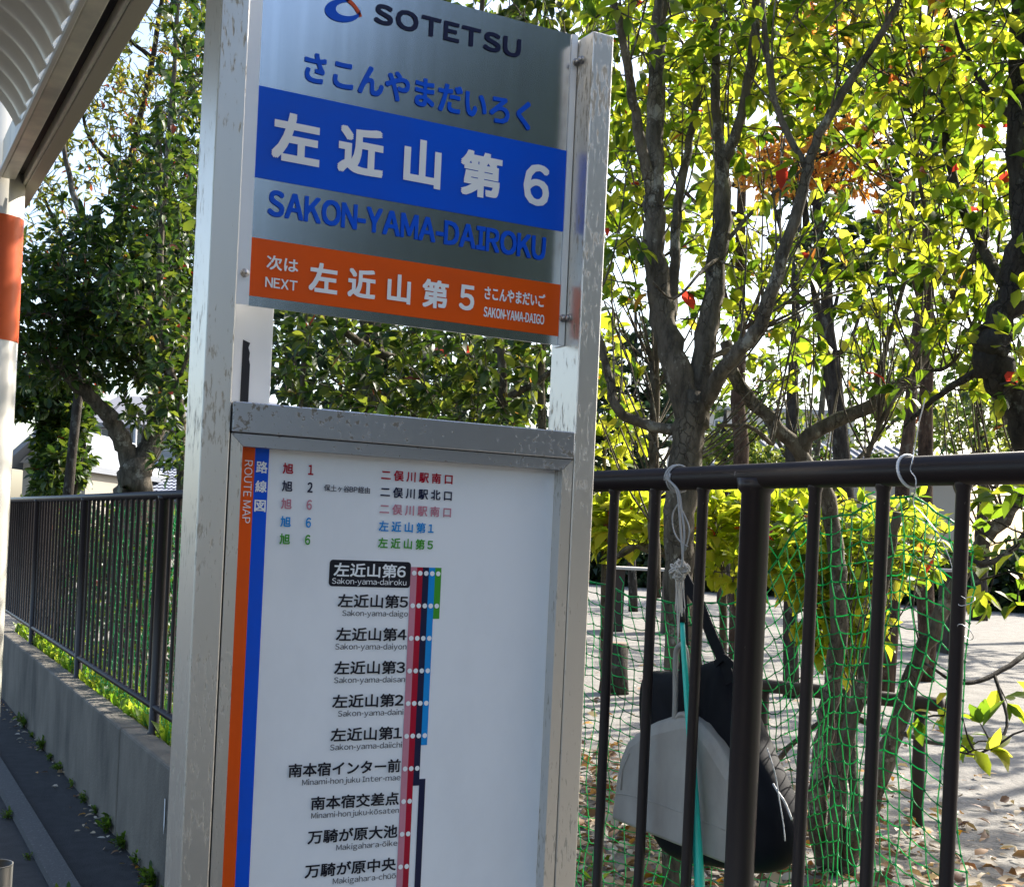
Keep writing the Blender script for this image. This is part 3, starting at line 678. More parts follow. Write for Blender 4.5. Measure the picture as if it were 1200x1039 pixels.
# --- the thick dark trunk at the right edge
b2 = at(1240, 1075, 3.1); b2[2] = .5
plant('broadleaf_tree', 'thick dark crooked trunk at the right edge of the view with big glossy leaves', 'tree', b2, [
    ([b2, *px((1262, 900, 3.1), (1255, 700, 3.1), (1225, 560, 3.05), (1192, 470, 3.0), (1163, 428, 2.98), (1165, 395, 2.97), (1186, 345, 2.96), (1199, 280, 2.95), (1198, 150, 2.95), (1197, 0, 2.95), (1203, -200, 3.0))], .052, .026),
    (px((1163, 428, 2.98), (1120, 450, 3.1), (1080, 480, 3.3), (1060, 500, 3.4)), .011, .005),
    (px((1185, 345, 2.96), (1150, 290, 3.2), (1120, 220, 3.3), (1107, 130, 3.35), (1110, 30, 3.4), (1112, -80, 3.4)), .014, .008),
    (px((1198, 150, 2.95), (1160, 110, 3.0), (1130, 60, 3.0), (1110, 0, 3.0)), .009, .004),
    (px((1230, 580, 3.05), (1190, 640, 2.9), (1150, 660, 2.8), (1120, 640, 2.8)), .010, .004),
    (px((1250, 720, 3.1), (1210, 760, 2.8), (1165, 790, 2.7), (1125, 800, 2.65), (1080, 775, 2.65)), .008, .003),
    (px((1165, 790, 2.7), (1180, 850, 2.6), (1150, 882, 2.55), (1120, 880, 2.5)), .004, .002),
], [blob(1150, 60, 3.0, 60, 90, .4, 75), blob(1220, 20, 3.0, 90, 130, .5, 80), blob(1180, -170, 3.1, 130, 130, .6, 90), blob(1150, 190, 3.1, 50, 80, .35, 60), blob(1170, 310, 3.1, 40, 60, .3, 34), blob(1250, 300, 3.0, 90, 150, .5, 60), blob(1160, 430, 3.0, 50, 40, .3, 14),
    blob(1180, 600, 2.9, 40, 50, .25, 30), blob(1170, 690, 2.8, 40, 50, .25, 12), blob(1140, 862, 2.55, 50, 30, .15, 7), blob(1190, 830, 2.6, 30, 40, .2, 5), blob(1092, 862, 2.65, 16, 22, .08, 4)], bark_d, lf_main, .064, .036, G1, tend=5, bare=.15, many=1.3)

# --- thicket behind the sign
b7 = at(438, 700, 5.4); b7[2] = .5
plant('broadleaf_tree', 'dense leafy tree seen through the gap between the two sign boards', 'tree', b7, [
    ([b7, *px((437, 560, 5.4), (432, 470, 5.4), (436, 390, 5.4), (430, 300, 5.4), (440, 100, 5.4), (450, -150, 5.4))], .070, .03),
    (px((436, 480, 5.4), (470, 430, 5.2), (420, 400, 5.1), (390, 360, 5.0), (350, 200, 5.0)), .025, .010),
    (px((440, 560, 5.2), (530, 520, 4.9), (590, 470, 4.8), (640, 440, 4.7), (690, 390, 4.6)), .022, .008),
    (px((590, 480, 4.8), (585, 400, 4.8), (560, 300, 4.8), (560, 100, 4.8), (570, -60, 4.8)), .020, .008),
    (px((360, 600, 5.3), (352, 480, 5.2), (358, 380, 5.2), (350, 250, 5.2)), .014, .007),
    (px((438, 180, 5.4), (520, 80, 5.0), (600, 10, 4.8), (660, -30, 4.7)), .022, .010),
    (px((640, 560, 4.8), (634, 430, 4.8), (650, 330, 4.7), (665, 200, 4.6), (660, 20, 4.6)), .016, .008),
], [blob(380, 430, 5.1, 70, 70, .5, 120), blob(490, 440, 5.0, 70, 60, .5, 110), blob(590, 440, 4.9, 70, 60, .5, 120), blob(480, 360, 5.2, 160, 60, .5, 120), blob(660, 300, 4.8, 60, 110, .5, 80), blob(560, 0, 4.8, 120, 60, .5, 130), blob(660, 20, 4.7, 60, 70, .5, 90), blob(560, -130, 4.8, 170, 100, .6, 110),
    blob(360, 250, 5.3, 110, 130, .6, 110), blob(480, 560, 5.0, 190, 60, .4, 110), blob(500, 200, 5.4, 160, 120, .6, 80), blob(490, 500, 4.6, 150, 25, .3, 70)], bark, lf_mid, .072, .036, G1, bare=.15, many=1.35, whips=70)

# --- bright leafy shrub below the top rail
b9 = at(850, 760, 5.2); b9[2] = .5
plant('leafy_shrub', 'sunlit yellow green shrub below the top rail to the right of the grey trunk', 'shrub', b9, [
    ([b9, *px((848, 700, 5.1), (840, 640, 5.0), (835, 600, 5.0))], .02, .008), ([b9, *px((890, 690, 5.0), (920, 640, 4.9), (940, 600, 4.8))], .018, .008),
    ([b9, *px((800, 690, 5.0), (760, 640, 4.9), (720, 655, 4.7))], .018, .006), (px((835, 640, 5.0), (780, 650, 4.8), (740, 640, 4.7), (715, 660, 4.6)), .012, .006)],
    [blob(740, 612, 4.9, 55, 42, .25, 170), blob(840, 612, 5.0, 60, 42, .3, 230), blob(930, 615, 4.9, 60, 48, .3, 230), blob(880, 670, 4.8, 50, 30, .3, 30), blob(960, 660, 4.6, 50, 60, .4, 90), blob(985, 730, 4.5, 45, 60, .3, 70), blob(1050, 640, 4.6, 50, 50, .3, 60)], bark, lf_low, .084, .034, tend=5, many=1.5)
b9 = at(985, 800, 4.45); b9[2] = .5
plant('leafy_shrub', 'mixed dark and bright green shrub directly behind the net by the leaning trunks', 'shrub', b9, [
    ([b9, *px((975, 760, 4.4), (965, 690, 4.4), (960, 620, 4.4))], .014, .006), ([b9, *px((1000, 740, 4.4), (1020, 680, 4.3), (1040, 620, 4.3))], .014, .006)],
    [blob(940, 640, 4.4, 45, 50, .25, 70), blob(1000, 650, 4.4, 50, 60, .25, 90), blob(1050, 640, 4.3, 35, 50, .2, 50), blob(985, 730, 4.4, 35, 35, .2, 35)], bark, lf_main, .085, .036, tend=5)
b9 = at(715, 720, 5.0); b9[2] = .5
plant('leafy_shrub', 'small pale green sapling glimpsed between the sign post and the first railing bar', 'shrub', b9, [
    ([b9, *px((708, 680, 5.0), (706, 600, 5.0), (708, 540, 5.0), (715, 470, 5.0))], .014, .006)],
    [blob(712, 590, 5.0, 30, 50, .25, 50), blob(725, 510, 5.0, 35, 40, .25, 40), blob(705, 420, 4.9, 30, 50, .25, 26)], bark, lf_low, .075, .040)

# --- the left group, further along the railing
b8 = at(152, 700, 8.2); b8[2] = .5
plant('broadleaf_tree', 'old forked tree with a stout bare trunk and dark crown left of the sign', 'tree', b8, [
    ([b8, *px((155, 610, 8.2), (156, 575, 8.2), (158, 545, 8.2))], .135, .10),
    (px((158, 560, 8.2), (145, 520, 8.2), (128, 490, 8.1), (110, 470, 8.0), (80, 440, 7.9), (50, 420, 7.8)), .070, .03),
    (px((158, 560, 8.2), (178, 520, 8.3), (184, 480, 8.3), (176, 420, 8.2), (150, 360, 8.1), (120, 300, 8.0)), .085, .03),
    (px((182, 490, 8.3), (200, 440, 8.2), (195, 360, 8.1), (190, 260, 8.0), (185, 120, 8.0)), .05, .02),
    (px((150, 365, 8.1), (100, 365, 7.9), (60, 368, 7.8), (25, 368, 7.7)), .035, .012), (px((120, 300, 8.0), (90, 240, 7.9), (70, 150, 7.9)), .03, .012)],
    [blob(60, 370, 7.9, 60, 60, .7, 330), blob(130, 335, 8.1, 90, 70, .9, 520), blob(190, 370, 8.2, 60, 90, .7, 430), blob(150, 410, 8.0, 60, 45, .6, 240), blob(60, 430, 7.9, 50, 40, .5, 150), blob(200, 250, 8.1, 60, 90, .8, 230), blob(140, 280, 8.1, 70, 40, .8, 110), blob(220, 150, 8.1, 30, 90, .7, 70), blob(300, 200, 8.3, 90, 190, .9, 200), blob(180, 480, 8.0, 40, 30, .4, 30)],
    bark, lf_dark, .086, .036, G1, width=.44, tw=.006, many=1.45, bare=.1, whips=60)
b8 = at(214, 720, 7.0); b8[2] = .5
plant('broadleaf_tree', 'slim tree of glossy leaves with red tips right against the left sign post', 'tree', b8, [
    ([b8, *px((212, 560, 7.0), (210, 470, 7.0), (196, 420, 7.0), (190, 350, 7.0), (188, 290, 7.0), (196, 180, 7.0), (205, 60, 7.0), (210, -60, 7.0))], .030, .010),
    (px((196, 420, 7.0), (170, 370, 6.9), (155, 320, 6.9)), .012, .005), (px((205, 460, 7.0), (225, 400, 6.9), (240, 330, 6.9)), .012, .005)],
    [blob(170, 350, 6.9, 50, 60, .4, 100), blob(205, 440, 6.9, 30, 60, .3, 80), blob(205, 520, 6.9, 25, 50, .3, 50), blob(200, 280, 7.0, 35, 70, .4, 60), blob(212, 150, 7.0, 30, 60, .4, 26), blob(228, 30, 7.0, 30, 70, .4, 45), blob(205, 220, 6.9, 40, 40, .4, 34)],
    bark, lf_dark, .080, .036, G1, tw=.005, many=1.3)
b8 = at(70, 640, 9.5); b8[2] = .5
plant('broadleaf_tree', 'sparse feathery tree with bare twigs and a few red leaves under the shelter roof', 'tree', b8, [
    ([b8, *px((90, 480, 9.5), (120, 330, 9.5), (150, 200, 9.5), (180, 60, 9.5), (205, -80, 9.5))], .042, .014),
    (px((120, 330, 9.5), (80, 290, 9.4), (50, 230, 9.3), (30, 200, 9.2)), .022, .006), (px((150, 210, 9.5), (110, 170, 9.4), (95, 130, 9.3), (85, 100, 9.3)), .02, .006),
    (px((180, 70, 9.5), (150, 45, 9.4), (130, 20, 9.4)), .02, .006), (px((160, 170, 9.5), (200, 140, 9.3), (240, 90, 9.2)), .02, .006), (px((100, 400, 9.5), (70, 340, 9.4), (30, 310, 9.4)), .018, .006), (px((130, 280, 9.5), (180, 230, 9.4), (230, 200, 9.3)), .02, .006)],
    [blob(60, 250, 9.3, 50, 50, .7, 80), blob(120, 180, 9.4, 55, 60, .7, 110), blob(170, 80, 9.4, 55, 70, .7, 130), blob(225, 60, 9.3, 40, 80, .7, 110), blob(130, 120, 9.4, 40, 40, .5, 60), blob(180, 190, 9.3, 50, 50, .6, 90), blob(190, -80, 9.4, 110, 90, .9, 120), blob(60, 320, 9.4, 40, 30, .5, 40), blob(290, 60, 9.4, 60, 150, .8, 120)],
    bark_d, lf_thin, .078, .042, G1, width=.34, tw=.006, many=1.5, bare=.25, whips=90)
b8 = at(55, 640, 10.5); b8[2] = .5
plant('evergreen_bush', 'dark bushy evergreen between the cream pillar and the forked trunk', 'bush', b8, [
    ([b8, *px((55, 560, 10.5), (50, 480, 10.5), (45, 420, 10.5))], .06, .02), ([b8, *px((90, 560, 10.4), (100, 520, 10.3))], .03, .01)],
    [blob(40, 490, 10.4, 55, 60, .6, 800), blob(62, 540, 10.3, 40, 45, .5, 700), blob(20, 560, 10.4, 50, 50, .5, 300), blob(85, 470, 10.4, 35, 45, .4, 260)], bark_d, lf_dark, .11, .040, width=.5)

# --- a darker clipped hedge row of shrubs standing close behind the left railing
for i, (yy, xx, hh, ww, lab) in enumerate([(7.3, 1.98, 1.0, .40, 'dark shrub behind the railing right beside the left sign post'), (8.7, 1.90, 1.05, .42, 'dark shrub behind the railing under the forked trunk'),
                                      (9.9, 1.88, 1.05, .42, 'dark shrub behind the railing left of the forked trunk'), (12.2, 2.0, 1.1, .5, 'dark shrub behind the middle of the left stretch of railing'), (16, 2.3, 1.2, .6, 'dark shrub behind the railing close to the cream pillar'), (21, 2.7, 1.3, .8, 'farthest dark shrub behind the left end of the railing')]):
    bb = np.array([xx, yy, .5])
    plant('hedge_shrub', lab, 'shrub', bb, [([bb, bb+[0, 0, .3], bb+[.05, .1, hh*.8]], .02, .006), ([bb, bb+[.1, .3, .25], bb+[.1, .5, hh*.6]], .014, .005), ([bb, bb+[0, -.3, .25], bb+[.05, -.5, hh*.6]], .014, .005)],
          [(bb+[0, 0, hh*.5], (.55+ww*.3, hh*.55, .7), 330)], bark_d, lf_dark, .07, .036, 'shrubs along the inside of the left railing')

# --- trees further off
def fartree(name, lab, cat, x, y, d, top, crown, trunk_r, leaf_m, leaf=.16, n=260, group='trees across the park', bm=bark_d, width=.5, simple=True, lean=0):
    bb = at(x, y, d); bb[2] = .5
    tp = at(x+lean, top, d)
    limbs = [([bb, bb+(tp-bb)*.35+rvec()*.03*trunk_r*10, bb+(tp-bb)*.7, tp], trunk_r, trunk_r*.25)]
    for cx, cy, rx, ry in crown:
        c = at(cx, cy, d); f = min(max((c[2]-bb[2])/(tp[2]-bb[2])-.12, .1), .9); o = bb+(tp-bb)*f
        limbs.append(([o, (o+c)/2+[0, 0, -.02*d], c], trunk_r*.3, trunk_r*.1))
    A = sum(rx*ry for _, _, rx, ry in crown)
    return plant(name, lab, cat, bb, limbs, [blob(cx, cy, d, rx, ry, max(rx, ry)*d/F*.8, n*rx*ry/A) for cx, cy, rx, ry in crown], bm, leaf_m, leaf, leaf*.5, group, simple, 4, width, .008, nsides=8)

fartree('conifer_tree', 'tall dark trunk with thin crown behind the leaning branches right of centre', 'tree', 1012, 640, 9.5, 60, [(990, 290, 50, 40), (960, 90, 70, 40), (1020, 330, 40, 40)], .085, lf_far, .12, 160, lean=-70)
fartree('conifer_tree', 'dark straight trunk crossing behind the forked branch above the rail', 'tree', 1045, 640, 8.5, 80, [(1080, 200, 70, 60), (1050, 110, 70, 60)], .065, lf_far, .12, 140, bm=bark_r, lean=60)
fartree('conifer_tree', 'slender leaning dark trunk rising over the grey roof', 'tree', 1020, 640, 12, 150, [(960, 300, 40, 40), (940, 210, 60, 50)], .075, lf_far, .14, 120, lean=-90)
fartree('maple_tree', 'orange autumn maple glowing behind the yellow green leaves', 'tree', 935, 640, 8.5, 120, [(930, 190, 50, 40), (990, 200, 50, 35), (1000, 160, 40, 30), (900, 200, 40, 30), (1050, 90, 30, 25), (960, 20, 40, 30)], .06, lf_aut, .085, 950, width=.4)
fartree('broadleaf_tree', 'dark blue green tree just right of the sign far across the park', 'tree', 745, 650, 18, 330, [(740, 430, 60, 60), (705, 480, 50, 50), (760, 500, 50, 45), (720, 540, 60, 40), (650, 470, 60, 60)], .07, lf_far, .22, 560)
fartree('broadleaf_tree', 'dark tree mass far behind the gap between the sign boards', 'tree', 500, 650, 16, 250, [(400, 440, 90, 60), (500, 430, 90, 60), (590, 450, 80, 60), (480, 520, 160, 50), (620, 330, 70, 70), (340, 400, 60, 80)], .09, lf_far, .2, 900)
fartree('broadleaf_tree', 'pale thin tree far off near the right edge above the rail', 'tree', 1150, 655, 20, 380, [(1140, 500, 60, 40), (1190, 520, 60, 40), (1100, 520, 40, 30), (1170, 450, 50, 30)], .14, lf_pale, .18, 420, width=.35)
fartree('broadleaf_tree', 'small pale green tree in front of the far apartment block', 'tree', 850, 650, 22, 480, [(850, 540, 50, 25), (900, 545, 40, 18), (860, 515, 30, 18)], .12, lf_pale, .2, 240)
fartree('broadleaf_tree', 'yellowish tree high up behind the main stems', 'tree', 870, 650, 11, 40, [(830, 130, 60, 60), (890, 40, 60, 50), (790, 30, 60, 60), (900, 300, 50, 40), (840, 280, 40, 50), (760, 160, 50, 60)], .09, lf_low, .12, 420, simple=False, bm=bark_r)
fartree('broadleaf_tree', 'bright green tree high up behind the right hand trunks', 'tree', 1090, 650, 10, 0, [(1060, 60, 70, 70), (1130, 120, 60, 70), (1030, 80, 50, 40), (1140, 240, 50, 50), (1060, 260, 50, 40), (1000, 40, 50, 50)], .08, lf_low, .11, 420, simple=False, bm=bark_r)
# unseen park trees added to darken the plate's reflections and shade the pavement
for (tx, ty, lab) in [(3.3, -1.5, 'unseen park tree added beside the right end of the railing'), (3.4, -4.2, 'park tree added beyond the right end of the railing'), (3.9, -7.2, 'farthest unseen park tree beyond the right end of the railing'), (6.2, -2.6, 'unseen park tree added and set back behind the others beyond the railing')]:
    bb = np.array([tx, ty, .5])
    plant('broadleaf_tree', lab, 'tree', bb, [([bb, bb+[0, .1, 1.2], bb+[.1, 0, 3.2]], .09, .03), ([bb+[0, .1, 1.1], bb+[-.4, .3, 2.0], bb+[-.8, .5, 2.8]], .04, .01), ([bb+[0, .1, 1.1], bb+[.4, -.4, 2.0], bb+[.7, -.8, 2.9]], .04, .01)],
          [(bb+[0, 0, 2.6], (1.7, 1.9, 1.7), 1100)], bark, lf_far, .17, .06, 'trees added for shade and reflections', simple=True)

for tx, ty, hh, lab in [(-6.5, -15, 4.6, 'street tree on the near side of the road, second from the left, added out of view'), (-2.0, -17, 4.2, 'street tree on the near side of the road, at its middle, added out of view'), (2.4, -16, 4.6, 'street tree on the near side, added out of view closest to the park'), (6.8, -14, 5.2, 'tallest unseen park tree, added at the near end of the park'), (-11, -13, 4.8, 'leftmost unseen street tree, added, across the road')]:  # unseen tree line added to keep the bright horizon out of the sign's metal
    bb = np.array([tx, ty, .0])
    plant('broadleaf_tree', lab, 'tree', bb, [([bb, bb+[0, .1, 1.6], bb+[.1, 0, hh]], .14, .04), ([bb+[0, .1, 1.2], bb+[-.8, .3, 2.2], bb+[-1.6, .5, 2.8]], .06, .02), ([bb+[0, .1, 1.2], bb+[.8, -.3, 2.2], bb+[1.6, -.5, 2.8]], .06, .02)],
          [(bb+[0, 0, hh*.5], (2.9, hh*.5, 2.0), 900)], bark_d, lf_dark, .32, .1, 'trees added for shade and reflections', simple=True)
plant_shade = [(9.5, 5.0, 'park tree added for shade far to the right of the leaning tree'), (13.0, 10.5, 'large park tree added for shade in the distance on the right'), (17.0, 7.0, 'park tree added for shade farthest out on the right'), (15.0, 17.0, 'park tree added for shade deep in the park on the right')]  # trees added on the sun side to throw shade over the park ground
for tx, ty, lab in plant_shade:
    bb = np.array([tx, ty, .5])
    plant('broadleaf_tree', lab, 'tree', bb, [([bb, bb+[0, .1, 1.6], bb+[.1, 0, 4.4]], .14, .04), ([bb+[0, .1, 1.6], bb+[-.6, .3, 2.8], bb+[-1.2, .5, 3.6]], .06, .02), ([bb+[0, .1, 1.6], bb+[.6, -.6, 2.8], bb+[1.1, -1.2, 3.7]], .06, .02)],
          [(bb+[0, 0, 3.6], (2.3, 1.7, 2.3), 420)], bark, lf_mid, .2, .08, 'trees added for shade and reflections', simple=True)

# ------------------------------------------------------------------ green net hung along the inside of the railing
net_m = leaf_mat('green net cord', [(.005, .16, .055), (.010, .34, .11), (.018, .46, .16)], [(.01, .22, .08), (.03, .58, .19), (.05, .80, .28)], None, 1, .42, .3)
def interp(t, xs, ys): return float(np.interp(t, xs, ys))
def net(name, label, ya, yb, cell=.0255):
    ny = int((yb-ya)/cell); nz = int(1.06/cell); P = np.zeros((ny+1, nz+1, 3))
    for i in range(ny+1):
        y = ya+(yb-ya)*i/ny
        top = interp(y, [1.10, 1.19, 1.24, 1.30, 1.42, 1.52, 1.62, 1.72, 2.05, 2.6, 4.2, 9.5], [1.53, 1.545, 1.575, 1.592, 1.555, 1.53, 1.45, 1.40, 1.405, 1.44, 1.555, 1.58])+.012*math.sin(y*9)
        bot = .53
        for j in range(nz+1):
            v = j/nz; z = top+(bot-top)*v
            pull = math.exp(-((y-1.30)/.13)**2-(v/.10)**2)*.12
            yy = y+(1.30-y)*pull-.07*v*v*math.exp(-((y-1.17)/.12)**2)+.010*math.sin(z*14+y*3)+.012*math.sin(y*21+z*5)*(v)
            belly = .16*math.exp(-((y-1.78)/.34)**2)*math.exp(-((z-1.02)/.36)**2)
            x = FX+.028+belly+.020*math.sin(y*8+1)*math.sin(v*3.1)+.006*math.sin(y*37+z*31)
            P[i, j] = (x, yy+rng.normal()*.0022, z+.008*math.sin(y*17+v*8)*v+rng.normal()*.0022)
    mb = MB(); r = .00112
    for i in range(ny+1):
        mb.tube(P[i], r, 3, False)
    for j in range(nz+1):
        for i in range(ny):
            a, b = P[i, j], P[i+1, j]; m = (a+b)/2+np.array([0, 0, -.0008-.0016*rng.random()])
            mb.tube([a, m, b], r, 3, False)
    for i in range(ny+1):
        for j in range(nz+1): mb.sphere(P[i, j], .0030, 4)
    for i in range(0, ny+1, 2):
        if rng.random() < .5: mb.tube([P[i, 0], P[i, 0]+np.array([.004, .012*rng.normal(), .018]), P[i, 0]+np.array([.004, .02*rng.normal(), .022+.01*rng.random()])], r, 3, False)
    mb.tube([P[i, 0] for i in range(ny+1)], .0018, 4, False)
    o = mb.build(name, net_m, None, origin=(FX+.03, (ya+yb)/2, .53)); return tag(o, label, 'net')
net('garden_net', 'sagging green knotted net tied behind the right stretch of railing', 1.185, 2.62)
net('garden_net', 'taut green net behind the left stretch of railing, seen edge on', 3.95, 8.9, .030)

# ------------------------------------------------------------------ things hanging from the railing
rope_m = mat('weathered grey twine', (.36, .36, .36), .85, bump=((900, 900, 900), .8, .001))
pale_rope = mat('pale frayed twine', (.52, .50, .46), .9)
def hx(x, *pts): return [onx(p[0], p[1], x) for p in pts]
tw = empty('twine', onx(795, 545, FX), 'grey twine with a frayed knot looped over the top rail above the dustpan', 'twine')
def loop(y, dy, r, n=18, a0=-200, a1=120):
    return [(FX+r*math.cos(R(a0+(a1-a0)*i/n)), y+dy*i/n, FZT+r*math.sin(R(a0+(a1-a0)*i/n))) for i in range(n+1)]
ty = onx(795, 560, FX)[1]
mb = MB()
for k in range(2):
    mb.tube(loop(ty-.006+.008*k, .006, .0235, 20, -20-180, 190), .0021, 6)
    mb.tube(smooth_path([(FX-.0235, ty+.004*k, FZT), *hx(FX-.022, (793+2*k, 575), (796+3*k, 600), (798+4*k, 625), (800, 652), (799, 664))], 5), .0019, 6)
mb.tube(smooth_path(hx(FX-.02, (796, 588), (789, 600), (788, 612), (791, 625), (798, 635), (806, 640)), 5), .0013, 5)
mb.tube(smooth_path(hx(FX-.018, (795, 590), (803, 605), (808, 622), (803, 645)), 5), .0013, 5)
mb.build('loop', rope_m, tw, True)
mb = MB()
kc = onx(797, 668, FX-.012); rr = np.random.default_rng(3)
for k in range(46):
    a = unit(rr.normal(size=3)); b = unit(rr.normal(size=3))
    p0 = kc+a*.010; mb.tube(smooth_path([p0, kc+a*.016+b*.004, kc+unit(a+b)*.017, kc+b*.011], 3), .0016, 4)
mb.sphere(kc, .0125, 8)
mb.build('knot', pale_rope, tw, True)
mb = MB()
for k, (a, b) in enumerate([((792, 678), (795, 752)), ((794, 680), (794, 754)), ((800, 680), (799, 722)), ((797, 680), (797, 718))]):
    mb.tube(smooth_path(hx(FX-.012+.004*k, a, ((a[0]+b[0])/2+2*math.sin(k*2), (a[1]+b[1])/2), b), 4), .0013, 5)
for k in range(5):
    mb.tube(smooth_path(hx(FX-.008, (793+2*k, 678), (792+2.4*k, 700), (791+3.0*k, 716+5*math.sin(k*3))), 4), .0008, 4)
mb.build('strand', pale_rope, tw, True)

# dustpan
px_m = mat('grey dustpan plastic', (.37, .355, .33), .5, 0, .5, bump=((40, 40, 40), .06, .002), vary=((14, 14, 9), (.27, .255, .235), .35, .75))
DX = FX+.034
pan_root = empty('dustpan', onx(790, 1000, DX), 'scuffed grey plastic dustpan hanging by its handle behind the bars', 'dustpan')
def ring(x, pts): return [onx(a, b, DX)+np.array([x, 0, 0]) for a, b in pts]
out_ = [(714, 960), (716, 938), (719, 915), (723, 888), (731, 868), (748, 853), (764, 845), (782, 839), (800, 838), (816, 847), (833, 868), (846, 890), (858, 911), (858, 955), (857, 985), (856, 1016)]
inn_ = [(718, 957), (721, 938), (724, 915), (730, 893), (738, 876), (752, 866), (766, 861), (782, 857), (800, 853), (812, 855), (826, 874), (838, 894), (850, 914), (851, 955), (850, 985), (848, 1009)]
mb = MB(); n = len(out_)
rings = [ring(.036, out_), ring(.012, out_), ring(.004, [((a[0]*2+b[0])/3, (a[1]*2+b[1])/3) for a, b in zip(out_, inn_)]), ring(.0, inn_)]
vs = [p for r_ in rings for p in r_]; fs = []
for k in range(3):
    for i in range(n):
        fs.append((k*n+i, k*n+(i+1) % n, (k+1)*n+(i+1) % n, (k+1)*n+i))
fs.append(tuple(3*n+i for i in range(n)))
mb.add(vs, fs); pan_o = mb.build('pan', px_m, pan_root, False, .002)
mb = MB(); mb.tube(smooth_path([p+np.array([-.0006, 0, 0]) for p in ring(0, [(722, 929), (745, 933), (790, 948), (849, 972)])], 6), .0011, 5)
mb.tube([p+np.array([-.0006, 0, 0]) for p in ring(0, [(728, 925), (730, 900), (738, 882)])], .0016, 5)
mb.build('rib', px_m, pan_root, True)
mb = MB()
hp = smooth_path(ring(.012, [(784, 846), (785, 815), (785, 785), (786, 764), (790, 756), (795, 757), (798, 768), (798, 795), (799, 820), (803, 845)]), 5)
mb.tube(hp, .0052, 10); mb.tube(smooth_path(ring(.012, [(786, 846), (790, 838), (798, 838), (803, 846)]), 4), .006, 8); mb.build('handle', px_m, pan_root, True)

# broom with a teal handle
teal = mat('teal broom handle', (.02, .55, .46), .35, 0, .5, coat=.2)
BX = FX+.020
br_root = empty('broom', onx(822, 1060, BX), 'broom hanging upright with a long teal handle in front of the dustpan', 'broom')
mb = MB(); st = [(799.5, 728, .0042), (801, 760, .0046), (806, 830, .0056), (812, 900, .0068), (816, 970, .0082), (820, 1039, .0092), (824, 1110, .0096)]
mb.tube([onx(a, b, BX) for a, b, r_ in st], [r_ for a, b, r_ in st], 16); mb.build('handle', teal, br_root, True)
mb = MB(); mb.tube(hx(BX, (799.3, 712), (799.5, 720), (799.8, 729)), [.0052, .0056, .0056], 14); mb.build('handle_cap', mat('black plastic', (.012, .012, .014), .4), br_root, True)
hb = onx(824, 1105, BX)
MB().obox(hb+[-.018, -.11, -.045], (.036, 0, 0), (0, .22, 0), (0, 0, .05)).build('head', teal, br_root, bevel=.006)
mb = MB()
for k in range(160):
    a = hb+np.array([rng.uniform(-.014, .014), rng.uniform(-.105, .105), -.044]); mb.tube([a, a+[rng.normal()*.004, rng.normal()*.006, -.075]], .0011, 3, False)
mb.build('bristle_tuft', mat('straw bristle', (.35, .27, .14), .8), br_root)

# black bag
bag_m = mat('black nylon', (.003, .0034, .007), .7, 0, .2, bump=((16, 16, 9), .25, .008))
GX = FX+.098
bag_root = empty('tote_bag', onx(840, 1020, GX), 'black nylon bag with a wide strap slung behind the dustpan and bars', 'bag')
bo = [(757, 786), (772, 784), (790, 787), (810, 782), (832, 776), (850, 768), (860, 776), (868, 800), (878, 835), (890, 866), (904, 893), (917, 924), (928, 955), (933, 985), (928, 1008), (910, 1023), (885, 1024), (855, 1018), (825, 1012), (795, 1008), (775, 990), (766, 940), (759, 880), (756, 830)]
mb = MB(); n = len(bo); cx_, cy_ = 838, 900
lay = [(.0, .90), (-.030, .985), (-.045, .93), (-.058, .70), (-.064, .40)]
rings = [[(a, b) for a, b in bo]]
vs = []
def bring(dx, sc): return [onx(cx_+(a-cx_)*sc, cy_+(b-cy_)*sc, GX)+np.array([dx+.004*math.sin(a*.11+b*.07), 0, 0]) for a, b in bo]
L_ = [(-.036, .38), (-.036, .72), (-.031, .92), (-.016, .99), (0, 1.0), (.018, .99), (.036, .92), (.044, .70), (.046, .36)]
for dx, sc in L_: vs += bring(dx, sc)
fs = [(k*n+i, k*n+(i+1) % n, (k+1)*n+(i+1) % n, (k+1)*n+i) for k in range(len(L_)-1) for i in range(n)]
fs += [tuple(range(n-1, -1, -1)), tuple(range((len(L_)-1)*n, len(L_)*n))]
mb.add(vs, fs); bag_o = mb.build('bag_body', bag_m, bag_root, True)
ss = bag_o.modifiers.new('soft', 'SUBSURF'); ss.levels = 1; ss.render_levels = 2
def strap(pts, w, x, name='strap', m=bag_m):
    P = smooth_path([onx(a, b, x) for a, b in pts], 6); mb = MB(); vs = []
    for i, p in enumerate(P):
        t = unit(P[min(i+1, len(P)-1)]-P[max(i-1, 0)]); s_ = unit(np.cross(t, [1, 0, 0]))*w/2
        vs += [p-s_+[-.0012, 0, 0], p+s_+[-.0012, 0, 0], p+s_+[.0012, 0, 0], p-s_+[.0012, 0, 0]]
    k = len(P); fs = [(4*i+j, 4*i+(j+1) % 4, 4*(i+1)+(j+1) % 4, 4*(i+1)+j) for i in range(k-1) for j in range(4)]+[(3, 2, 1, 0), (4*k-4, 4*k-3, 4*k-2, 4*k-1)]
    mb.add(vs, fs); return mb.build(name, m, bag_root)
strap([(801, 672), (808, 688), (818, 705), (830, 735), (842, 762), (852, 785), (856, 800)], .026, GX-.030)
strap([(799, 672), (800, 692), (801, 720), (802, 760), (800, 795)], .022, GX-.024)
strap([(870, 790), (858, 778), (848, 770), (838, 778)], .012, GX-.034)
seam_m = mat('pale bag trim', (.55, .55, .56), .35)
mb = MB(); mb.tube(smooth_path([onx(a, b, GX-.045) for a, b in [(899, 876), (908, 905), (913, 935), (918, 965), (920, 985)]], 5), .0011, 5)
